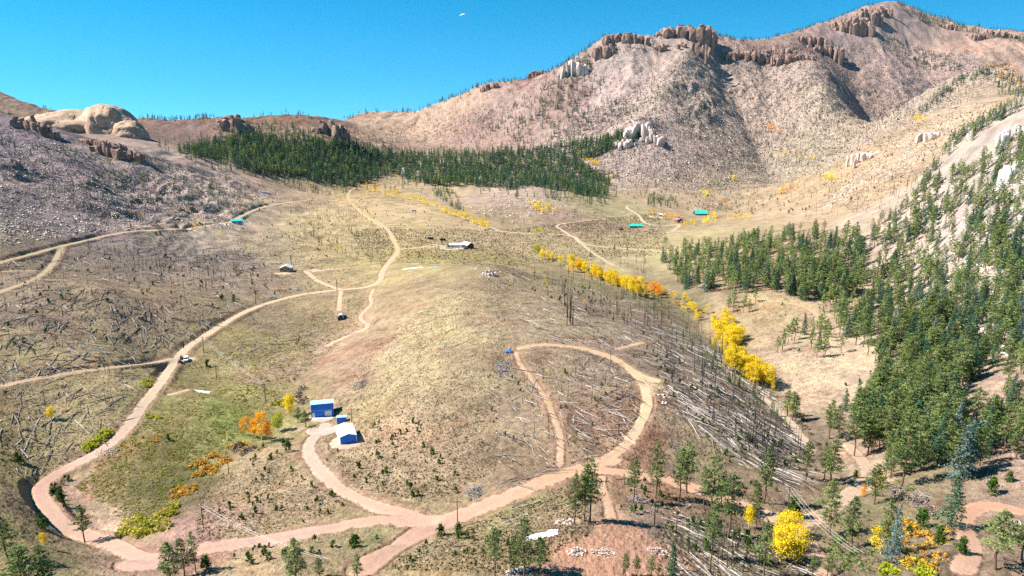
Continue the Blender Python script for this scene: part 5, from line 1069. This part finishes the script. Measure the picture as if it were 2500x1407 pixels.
SLATE = plain('blue_grey_roof', (0.14, 0.20, 0.32), .5, .1); NAVY = plain('navy_steel', (0.010, 0.045, 0.11), .6, .1); LTBLUE = plain('light_blue_wall', (0.10, 0.32, 0.62), .7, .08); BROWN = plain('brown_timber', (.14, .09, .06), .85, .2); SAND = plain('concrete_slab', (.55, .50, .45), .9, .12)
RUBBER = plain('black_rubber', (0.02, 0.02, 0.02), .8, .1); CARW = plain('white_car_paint', (.78, .79, .80), .3, .03, spec=.5); CARG = plain('silver_car_paint', (.42, .45, .48), .3, .05, spec=.5); CARD = plain('dark_vehicle_paint', (.04, .04, .045), .4, .1); POLE = plain('brown_pole_wood', (.075, .05, .036), .9, .2); WIRE = plain('aluminium_wire', (.55, .55, .55), .5, .05); TARP = plain('white_tarp', (.86, .86, .86), .6, .05); BTARP = plain('blue_tarp', (.03, .14, .60), .5, .15)
def house(name, label, cat, px, py, w, d, h, rise, rot, wall, roof, style='gable', over=.35, doors=(), windows=(), trim=None, group=None, sink=.5):
    """px,py = middle of the front wall's foot. Front faces -Y before turning by rot. style gable: ridge along X; gfront: ridge along Y; shed: low at the back"""
    p = hit1(px, py); root = link(name, None); root.location = p; root.rotation_euler = (0, 0, math.radians(rot)); tag(root, label, cat, group)
    Vw, Fw = box(w, d, h + sink, -sink, 0, d / 2); sh_ = [(Vw, Fw)]; t = .12; e = over
    if style == 'gfront':
        sh_.append(([(-w / 2, 0, h), (w / 2, 0, h), (0, 0, h + rise), (-w / 2, d, h), (w / 2, d, h), (0, d, h + rise)], [(0, 1, 2), (4, 3, 5), (0, 2, 5, 3), (1, 4, 5, 2), (0, 3, 4, 1)]))
        k = rise / (w / 2); A_ = [(-w / 2 - e, -e, h - k * e), (0, -e, h + rise), (w / 2 + e, -e, h - k * e)]; B_ = [(a, d + e, c) for a, b, c in A_]
    elif style == 'gable':
        sh_.append(([(-w / 2, 0, h), (-w / 2, d, h), (-w / 2, d / 2, h + rise), (w / 2, 0, h), (w / 2, d, h), (w / 2, d / 2, h + rise)], [(0, 2, 1), (3, 4, 5), (0, 3, 5, 2), (1, 2, 5, 4), (0, 1, 4, 3)]))
        k = rise / (d / 2); A_ = [(-w / 2 - e, -e, h - k * e), (-w / 2 - e, d / 2, h + rise), (-w / 2 - e, d + e, h - k * e)]; B_ = [(w / 2 + e, b, c) for a, b, c in A_]
    else:
        A_ = [(-w / 2 - e, -e, h + rise), (-w / 2 - e, d + e, h + .02)]; B_ = [(w / 2 + e, b, c) for a, b, c in A_]
        sh_.append(([(-w / 2, 0, h), (w / 2, 0, h), (w / 2, 0, h + rise), (-w / 2, 0, h + rise), (-w / 2, d, h), (w / 2, d, h)], [(0, 1, 2, 3), (1, 5, 2), (0, 3, 4), (3, 2, 5, 4)]))
    poly_obj('wall', sh_, wall, root)
    n_ = len(A_); L_ = [(a, b, c + .03) for a, b, c in A_] + [(a, b, c + .03) for a, b, c in B_]; U_ = [(a, b, c + t + .03) for a, b, c in A_] + [(a, b, c + t + .03) for a, b, c in B_]; V_ = L_ + U_; m = 2 * n_; Fr = []
    for i in range(n_ - 1): Fr += [(i, i + 1, n_ + i + 1, n_ + i), (m + i, m + n_ + i, m + n_ + i + 1, m + i + 1), (i, m + i, m + i + 1, i + 1), (n_ + i, n_ + i + 1, m + n_ + i + 1, m + n_ + i)]
    Fr += [(0, n_, m + n_, m), (n_ - 1, m + n_ - 1, m + 2 * n_ - 1, 2 * n_ - 1)]
    poly_obj('roof', [(V_, Fr)], roof, root)
    for (x, z, ww, hh, mt) in doors: dr = poly_obj('door', [box(ww, .12, hh, z, x, -.06)], mt, root); poly_obj('handle', [box(.12, .08, .12, z + hh * .45, x + ww * .38, -.16)], CARD, dr)
    for (x, z, ww, hh) in windows: wn = poly_obj('window', [box(ww, .08, hh, z, x, -.04)], GLASS, root); poly_obj('frame', [box(ww + .2, .06, .1, z - .1, x, -.05), box(ww + .2, .06, .1, z + hh, x, -.05)], WHITE, wn)
    if trim is not None: poly_obj('trim', [box(.18, .18, h + .02, 0, -w / 2 - .02, -.02), box(.18, .18, h + .02, 0, w / 2 + .02, -.02)], trim, root)
    return root
g = house('metal_garage', 'tall bright blue metal garage with a pale roof and two white doors', 'garage', 788, 1018, 8.9, 5.0, 5.2, .5, 14, BLUE, PALEBLUE, 'shed', .2, doors=[(-3.6, 0.05, .95, 2.1, DOORW), (2.3, 0.05, 2.7, 2.5, DOORW)], trim=None)
poly_obj('sunlit_side_panel', [box(.06, 4.8, 5.0, 0, -4.49, 2.5)], WHITE, g); poly_obj('trim', [box(8.9, .1, .12, 2.95, 0, -.06)], PALEBLUE, g)  # white sheet on the left wall: its sunlit look put into the colour
poly_obj('apron', [box(8.0, 2.2, .12, -.02, 0, -1.3)], SAND, g)
house('storage_shed', 'small blue shed with a pale roof between the garage and the white roofed barn', 'shed', 834, 1033, 3.5, 2.6, 1.9, .4, 10, BLUE, PALEBLUE, 'shed', .15, doors=[(.5, .02, .9, 1.7, BLUE)])
b_ = house('metal_barn', 'white roofed barn with a blue gable front beside the curved driveway', 'barn', 851, 1082, 5.6, 9.5, 2.7, .8, 22, BLUE, WHITE, 'gfront', .2, trim=WHITE)
poly_obj('sunlit_side_panel', [box(.06, 9.3, 2.6, 0, -2.84, 4.75)], WHITE, b_)  # the barn's sunward side lightened by a white sheet, painted sunlight
c_ = house('cabin', 'brown cabin with a grey roof and two pairs of windows on the middle slope', 'cabin', 697, 664, 9.6, 8.0, 3.2, 2.0, 6, TAN, GREYR, 'gfront', .5, windows=[(-2.9, 1.4, .8, 1.0), (-2.0, 1.4, .8, 1.0), (2.0, 1.4, .8, 1.0), (2.9, 1.4, .8, 1.0)])
house('long_house', 'long white roofed house with pale walls in the valley centre', 'house', 1118, 605, 19, 8, 3.6, 1.2, 4, GREYR, WHITE, 'gable', .7, doors=[(3, .05, 3.2, 2.8, WHITE), (-6, .05, 1.1, 2.1, CARD)], windows=[(7, 1.1, 2.0, 1.2)])
house('black_barn', 'black walled barn with a bright metal roof joined to the long house', 'barn', 1149, 607, 9, 12, 4.2, 2.6, 38, DARKW, WHITE, 'gfront', .3, doors=[(0, .05, 2.2, 2.4, BROWN)])
for x_, y_, l_ in ((1051, 585, 'low dark shed left of the long house, farther of two'), (1081, 588, 'low dark shed left of the long house, nearer of two')): house('field_shed', l_, 'shed', x_, y_, 7.0, 3.4, 2.2, .5, 3, DARKW, BROWN, 'shed', .3, doors=[(1.5, .02, 1.4, 1.7, BROWN)])
house('teal_house', 'house with a turquoise metal roof on the right meadow', 'house', 1553, 557, 19, 8, 3.2, 2.4, 3, TEALW, TEAL, 'gable', .6, doors=[(3, .05, 1.2, 2.1, WHITE)], windows=[(-5, 1.2, 2, 1.1), (6.5, 1.2, 2, 1.1)])
house('teal_roofed_lodge', 'large lodge with a bright turquoise roof among the yellow aspens', 'house', 1712, 526, 20, 13, 3.0, 5.0, 3, DARKW, TEAL, 'gable', .8, windows=[(-5, 1.0, 2, 1.3), (4, 1.0, 2, 1.3)])
house('red_cabin', 'dark red cabin with a blue grey roof near the orange aspens', 'cabin', 1661, 543, 10, 9, 3.6, 3.0, 28, REDW, SLATE, 'gfront', .5, windows=[(-2, 1.2, 1.2, 1.1), (2, 1.2, 1.2, 1.1)])
house('stone_cabin', 'small grey brown cabin behind the row of valley pines', 'cabin', 1616, 529, 9, 6, 3.0, 1.8, 4, BROWN, GREYR, 'gable', .5, windows=[(-2, 1.2, 1.2, 1.1)])
house('blue_house', 'house with a turquoise roof and light blue walls beside the upper left road', 'house', 579, 548, 11.5, 7, 4.2, 1.6, 16, LTBLUE, TEAL, 'gable', .6, windows=[(-3, 1.6, 1.4, 1.2), (3, 1.6, 1.4, 1.2)], doors=[(0, .3, 1.0, 2.1, WHITE)])
house('low_cabin', 'low weathered cabin below the tall forest edge at the valley centre', 'cabin', 1197, 450, 10, 6, 2.2, 1.4, 3, BROWN, TAN, 'gable', .5, windows=[(-2, .9, 1.2, .9)])
house('storage_container', 'pale blue white storage container on the slope above the left road', 'container', 646, 473, 12.2, 2.5, 2.6, .08, 2, LTBLUE, WHITE, 'shed', .02, doors=[(4.8, .1, 2.2, 2.3, WHITE)])
def arch(name, label, px, py, w, L_, h, rot, wall, roof):
    p = hit1(px, py); root = link(name, None); root.location = p; root.rotation_euler = (0, 0, math.radians(rot)); tag(root, label, 'arched shed')
    A = [(math.cos(a) * w / 2, math.sin(a) ** .8 * h) for a in np.linspace(0, math.pi, 13)]; V = [(x, 0, z) for x, z in A] + [(x, L_, z) for x, z in A]; m = len(A)
    poly_obj('roof', [(V, [(i, i + 1, m + i + 1, m + i) for i in range(m - 1)])], roof, root)
    W_ = [(x * .97, .12, z * .97) for x, z in A]; poly_obj('wall', [(W_ + [(x, L_ - .1, z) for x, _, z in W_], [tuple(range(m)), tuple(range(2 * m - 1, m - 1, -1))])], wall, root)
    poly_obj('door', [box(w * .45, .08, h * .55, 0, 0, .06)], CARD, root); return root
arch('arched_shed', 'small round topped dark blue shed at the end of the short track', 832, 783, 3.8, 4.0, 3.9, 8, NAVY, WHITE)
poly_obj('water_tank', [box(1.9, 1.9, 2.0, -.2, 0, 0), box(2.1, 2.1, .12, 1.81, 0, 0)], NAVY); tag(bpy.data.objects['water_tank'], 'small dark square tank behind the round topped shed', 'tank'); bpy.data.objects['water_tank'].location = hit(843, 777)[0]
def sheet(label, px, py, w, d, rot, mat=TARP, wr=.12, thick=.12, name='tarp', cat='tarp', ragged=.1, seed=0):
    r = np.random.default_rng(seed + int(px)); nx, ny = 34, 20; p = hit1(px, py); V = []; ca, sa = math.cos(math.radians(rot)), math.sin(math.radians(rot))
    for j in range(ny):
        for i in range(nx):
            u, v = i / (nx - 1) - .5, j / (ny - 1) - .5
            x = u * w * (1 + ragged * perlin(np.array(v * 5 + seed), np.array(1.3))) ; y = v * d * (1 + ragged * 2 * perlin(np.array(u * 6 + seed), np.array(7.7)))
            X_, Y_ = p[0] + x * ca - y * sa, p[1] + x * sa + y * ca
            edge_ = min(.5 - abs(u), .5 - abs(v)); V.append((X_ - p[0], Y_ - p[1], float(zat(X_, Y_)) - p[2] + thick * min(1, edge_ * 12 + .15) + wr * abs(float(perlin(np.array(x * .9 + seed), np.array(y * 1.1))))))
    Fc = [(j * nx + i, j * nx + i + 1, (j + 1) * nx + i + 1, (j + 1) * nx + i) for j in range(ny - 1) for i in range(nx - 1)]
    o = poly_obj(name, [(V, Fc)], mat, None, p); sol = o.modifiers.new('solid', 'SOLIDIFY'); sol.thickness = .05; sol.offset = -1; return tag(o, label, cat)
sheet('long white tarp lying on the grass right of the left road', 491, 956, 8.0, 4.2, 6, wr=.05, ragged=.03)
sheet('wrinkled white tarp behind the tall pines at the bottom', 1322, 1308, 7.0, 3.6, 2, wr=.25, ragged=.12, seed=3)
sheet('narrow white sheet on the ground left of the middle road house', 1008, 655, 16, 4, 8, wr=.1, ragged=.3, seed=5)
sheet('small pale blue sheet on the meadow before the central hill', 1056, 653, 8, 4.5, 3, mat=plain('pale_blue_sheet', (.25, .52, .72), .6), wr=.3, ragged=.3, seed=6)
sheet('crumpled blue tarp beside the brush line on the central hill', 1241, 860, 2.6, 2.6, 20, mat=BTARP, wr=.9, thick=.7, ragged=.3, seed=7)
sheet('pale concrete slab inside the red loop track', 2470, 1275, 3.6, 2.6, -30, mat=SAND, wr=.01, ragged=.02, name='concrete_slab', cat='slab')
# vehicles
def vehicle(name, label, cat, px, py, rot, L_, W_, H_, paint, cab=(.25, .95), bed=False, group=None):
    p = hit1(px, py); root = link(name, None); root.location = (p[0], p[1], p[2] + .02); root.rotation_euler = (0, 0, math.radians(rot)); tag(root, label, cat, group); k = H_
    prof = [(-.5, .22), (.5, .22), (.5, .52), (.47, .60), (.20, .64), (-.48, .62), (-.5, .5)]
    V = [(x * L_, s * W_ / 2 * (1 if z < .6 else .95), z * k) for s in (-1, 1) for x, z in prof]; n_ = len(prof)
    poly_obj('body', [(V, [tuple(range(n_ - 1, -1, -1)), tuple(range(n_, 2 * n_))] + [(i, (i + 1) % n_, n_ + (i + 1) % n_, n_ + i) for i in range(n_)])], paint, root)
    a, b = -.5 + cab[0], -.5 + cab[1]
    A = [(a - .0, .625), (b + .0, .625), (b - .10, 1.0), (a + .06, 1.0)]
    gl = poly_obj('cab_glass', [([(x * L_, s * W_ * .44 * (1 if z < .8 else .88), z * k) for s in (-1, 1) for x, z in A], [(3, 2, 1, 0), (4, 5, 6, 7), (0, 1, 5, 4), (1, 2, 6, 5), (2, 3, 7, 6), (3, 0, 4, 7)])], GLASS, root)
    poly_obj('cab_roof', [box((b - a - .14) * L_, W_ * .80, .07 * k, 1.0 * k, ((a + b) / 2 - .02) * L_, 0)], paint, root)
    for sx in (-.31, .31):
        for sy in (-1, 1):
            T = [(math.cos(q) * .17 * k + sx * L_, sy * (W_ / 2 - .1) + o_, math.sin(q) * .2 * k + .2 * k) for o_ in (-.12, .12) for q in np.linspace(0, 2 * math.pi, 13)[:-1]]
            wh = poly_obj('wheel', [(T, [tuple(range(12)), tuple(range(23, 11, -1))] + [(i, 12 + i, 12 + (i + 1) % 12, (i + 1) % 12) for i in range(12)])], RUBBER, root)
    for sy in (-1, 1): poly_obj('headlight', [box(.06, .3, .16, .44 * k, L_ / 2 + .02, sy * W_ * .36)], WHITE, root)
    return root
vehicle('parked_truck', 'white truck parked on the road fork at left, seen head on', 'truck', 455, 881, -72, 5.2, 2.1, 2.1, CARW, (.12, .78))
def atv(label, px, py, rot):
    p = hit1(px, py); root = link('utility_buggy', None); root.location = p; root.rotation_euler = (0, 0, math.radians(rot)); tag(root, label, 'buggy')
    poly_obj('body', [box(2.4, 1.3, .45, .35), box(.9, 1.2, .3, .8, -.6)], CARD, root); poly_obj('roll_cage', [box(.07, .07, 1.0, .8, .4, .55), box(.07, .07, 1.0, .8, .4, -.55), box(.07, .07, 1.0, .8, -.5, .55), box(.07, .07, 1.0, .8, -.5, -.55), box(1.1, 1.25, .06, 1.8, -.05)], CARD, root); poly_obj('seat', [box(.5, 1.1, .5, .8, -.1)], RUBBER, root)
    for sx in (-.8, .8):
        for sy in (-.65, .65):
            T = [(math.cos(q) * .36 + sx, sy + o_, math.sin(q) * .36 + .36) for o_ in (-.13, .13) for q in np.linspace(0, 2 * math.pi, 13)[:-1]]
            poly_obj('wheel', [(T, [tuple(range(12)), tuple(range(23, 11, -1))] + [(i, 12 + i, 12 + (i + 1) % 12, (i + 1) % 12) for i in range(12)])], RUBBER, root)
atv('dark open buggy parked left of the white truck', 443, 877, -70); atv('dark small buggy standing apart in front of the white truck', 440, 886, -20)
for x_, y_, r_, m_, l_ in ((315, 563, 20, CARW, 'white car beside the upper left road, leftmost of three'), (337, 562, 25, CARG, 'silver car beside the upper left road, middle of three'), (354, 559, 15, CARW, 'white car beside the upper left road, rightmost of three')): vehicle('parked_car', l_, 'car', x_, y_, r_, 4.8, 1.9, 1.7, m_)
vehicle('camper_van', 'white camper parked alone on the far meadow track', 'camper', 1011, 517, 10, 7.5, 2.6, 3.0, CARW, (.05, .9)); vehicle('parked_car', 'dark car in front of the grey brown cabin', 'car', 1607, 536, 5, 5.2, 2.1, 1.9, CARD); vehicle('parked_car', 'white car left of the red cabin', 'car', 1650, 541, 20, 5.2, 2.1, 1.9, CARW); vehicle('camper_van', 'long white camper behind the red cabin', 'camper', 1656, 533, 5, 8, 2.6, 2.8, CARW, (.05, .9))
vehicle('parked_car', 'silver car at the end of the valley driveway', 'car', 1552, 497, 40, 5, 2, 1.8, CARG); vehicle('parked_car', 'dark car left of the long house door', 'car', 1097, 603, 10, 5, 2, 1.8, CARD); vehicle('parked_truck', 'dark truck before the black barn', 'truck', 1137, 609, 30, 5.8, 2.1, 2.0, CARD)
vehicle('parked_truck', 'dark blue truck left of the turquoise roofed meadow house', 'truck', 1516, 562, 15, 7, 2.4, 2.4, NAVY)
# utility poles and the wires between them
PT = {}
def pole(key, px, py, hp, label):
    p = hit1(px, py); h = px_height(hp, p) * 1.0; root = link('utility_pole', None); root.location = p; tag(root, label, 'utility pole', None); r_ = max(.13, p[1] * .0006)
    V, Fc = tube([[0, 0, -.4], [0, 0, h]], [r_, r_ * .75], 8)[:2]; link('post', np_mesh('post', V, Fc, POLE), root); poly_obj('crossarm', [box(2.2, .12, .14, h - .5)], POLE, root)
    poly_obj('insulator', [box(.10, .10, .2, h - .36, x) for x in (-.95, -.4, .4, .95)], WHITE, root); PT[key] = np.array([p[0], p[1], p[2] + h - .2])
pole('a', 1117, 1275, 50, 'utility pole standing at the road fork at the bottom centre'); pole('b', 497, 1290, 58, 'utility pole on the slope of the lower left gully'); pole('c', 559, 1160, 46, 'utility pole beside the bushes of the middle gully')
pole('d', 649, 981, 44, 'utility pole by the yellow creek bushes'); pole('e', 498, 861, 38, 'utility pole right of the road above the white truck'); pole('f', 529, 923, 34, 'utility pole with a pale box at its foot on the meadow'); pole('g', 823, 711, 28, 'utility pole at the middle road junction')
pole('h', 1921, 1268, 74, 'utility pole beside the lower right track'); pole('i', 859, 1030, 32, 'utility pole right of the small blue shed'); pole('j', 1853, 1018, 50, 'utility pole above the lower creek'); pole('k', 1597, 1286, 54, 'leaning dark pole at the right end of the red clearing'); pole('l', 1434, 1140, 24, 'short pole on the bank of the wide road'); pole('m', 625, 742, 28, 'utility pole on the upper side of the middle road'); pole('n', 711, 645, 22, 'thin pole behind the brown cabin')
def wire(a, b, off, sag, label, end=None, r_=.022):
    A, B = PT[a] + [off, 0, 0], (PT[b] + [off, 0, 0]) if b else np.array(end) + [off, 0, 0]; u = np.linspace(0, 1, 22)[:, None]; P = A + (B - A) * u; P[:, 2] -= (4 * sag * u * (1 - u))[:, 0]
    V, Fc = tube(P, np.full(len(P), r_), 4)[:2]; o = link('power_line', np_mesh('power_line', V, Fc, WIRE)); tag(o, label, 'power line', 'power lines')
for off in (-.95, 0, .95): wire('e', 'd', off, 1.6, 'wire of the three strung down to the yellow creek bushes')
wire('f', 'd', 0, 1.4, 'single wire crossing the green meadow'); e_ = hit(800, 1440)[0]
for off in (-.6, .6): wire('b', None, off, 1.5, 'wire running from the lower left pole out of the bottom edge', (e_[0], e_[1], e_[2] + 7))
e_ = hit(2085, 1440)[0]
for off in (-.95, 0, .95): wire('h', None, off, 1.5, 'wire running from the pole by the lower right track to the bottom edge', (e_[0], e_[1], e_[2] + 8))
# heaps
def heap(name, label, cat, px, py, rx, ry, h, n_, sz, mat, sticks=False, seed=0):
    r = np.random.default_rng(seed + int(px)); p = hit1(px, py); Vs, Fs, off = [], [], 0
    for i in range(n_):
        a, q = r.uniform(0, 6.28), math.sqrt(r.uniform()); x, y = q * rx * math.cos(a), q * ry * math.sin(a); z = float(zat(p[0] + x, p[1] + y)) - p[2] + h * (1 - q) * r.uniform(.2, 1)
        if sticks: L_ = sz * r.uniform(.5, 1.2); d = r.normal(size=3) * [1, 1, .3]; d /= np.linalg.norm(d); V, Fc = tube([np.array([x, y, z]) - d * L_ / 2, np.array([x, y, z + .1]) + d * L_ / 2], [.12, .05], 4)[:2]
        else: V, Fc, _ = boulder(int(r.integers(1 << 20)), 10); s_ = sz * r.uniform(.4, 1.2); V = V * s_ + [x, y, z - .1 * s_]
        Vs.append(V); Fs.append(Fc + off); off += len(V)
    o = link(name, np_mesh(name, np.concatenate(Vs), np.concatenate(Fs), mat)); o.location = p; tag(o, label, cat); return o
heap('rock_pile', 'white rubble heap with a dark hollow on the red clearing', 'rock pile', 1408, 1350, 1.9, 1.6, 1.3, 90, .7, M_ROCK); heap('rock_pile', 'low spread of white rubble right of the hollow heap', 'rock pile', 1470, 1350, 3.0, 1.6, .5, 110, .5, M_ROCK)
heap('rock_pile', 'pinkish white rock pile at the right end of the red clearing', 'rock pile', 1604, 1345, 2.3, 1.8, .8, 100, .5, M_ROCK); heap('rock_pile', 'pale rock pile at the bottom edge by the pines', 'rock pile', 1262, 1395, 2.6, 1.2, .5, 90, .5, M_ROCKW); heap('rock_pile', 'pale rock ledge running up from the red clearing', 'rock pile', 1378, 1275, 2.4, 2.6, .4, 70, .7, M_ROCK)
heap('brush_pile', 'tangled grey brush pile above the wide road', 'brush pile', 1160, 1205, 2.3, 3.6, 1.6, 110, 3.2, M_GREYW, True); heap('brush_pile', 'long heap of bleached trunks on the crest of the central hill', 'brush pile', 1228, 900, 3.0, 9.0, 1.5, 120, 5.5, M_GREYW, True); heap('brush_pile', 'heap of bleached branches above the middle road', 'brush pile', 727, 708, 2.2, 3.5, 2.0, 50, 3.5, M_BLEACH, True)
heap('brush_pile', 'flat spread of bleached branches left of the middle road', 'brush pile', 664, 727, 3.5, 4.0, 1.0, 60, 3.0, M_BLEACH, True); heap('brush_pile', 'grey branch heap with an old post below the red road', 'brush pile', 1560, 1222, 3.0, 1.8, 1.0, 70, 2.8, M_GREYW, True); heap('brush_pile', 'heap of grey branches on the left flank of the central hill', 'brush pile', 880, 940, 3.5, 5.0, 1.0, 80, 3.5, M_GREYW, True)
heap('brush_pile', 'bleached root tangle at the creek bend', 'brush pile', 2240, 1215, 3.2, 1.6, 1.2, 60, 3.2, M_GREYW, True); heap('rock_pile', 'row of rubble on the inner verge of the left road', 'rock pile', 265, 1103, 5.5, 2.2, .5, 130, .6, M_ROCK); heap('scrap_pile', 'scattered white and dark junk left of the turquoise roofed house', 'scrap pile', 548, 549, 9, 6, .8, 60, 1.6, WHITE)

# the one small cloud
bmc = bmesh.new(); rc = np.random.default_rng(5)
for k in range(9): bmesh.ops.create_icosphere(bmc, subdivisions=2, radius=1, matrix=Matrix.Translation((rc.normal(0, 13), rc.normal(0, 6), rc.normal(0, 4))) @ Matrix.Diagonal((rc.uniform(6, 14), rc.uniform(5, 9), rc.uniform(3, 6), 1)))
mc = bpy.data.meshes.new('cloud'); bmc.to_mesh(mc); bmc.free(); mm_ = plain('cloud_vapour', (.85, .88, .92), 1, .05); mc.materials.append(mm_); oc = link('cloud', mc); s_, r_ = ray(1133, 37); oc.location = (float(s_) * 11000, 11000, CH + float(r_) * 11000); oc.scale = (1.8, 1.8, 1.8); tag(oc, 'single tiny white cloud in the blue sky', kind='structure')
for pp in mc.polygons: pp.use_smooth = True

HAZE = 6e-6
# thin blue air round the whole scene
hz = poly_obj('haze', [([(x, y, z) for z in (-240, 1100) for x, y in ((-12000, -600), (12000, -600), (12000, 9500), (-12000, 9500))], [(0, 3, 2, 1), (4, 5, 6, 7), (0, 1, 5, 4), (1, 2, 6, 5), (2, 3, 7, 6), (3, 0, 4, 7)])], bpy.data.materials.new('air')); tag(hz, 'thin blue air over the valley', kind='stuff')
ma_ = hz.data.materials[0]; ma_.use_nodes = True; N = ma_.node_tree; N.nodes.clear(); oo = N.nodes.new('ShaderNodeOutputMaterial'); pv = N.nodes.new('ShaderNodeVolumePrincipled'); pv.inputs['Color'].default_value = (.55, .72, 1, 1); pv.inputs['Density'].default_value = HAZE; N.links.new(pv.outputs[0], oo.inputs['Volume'])
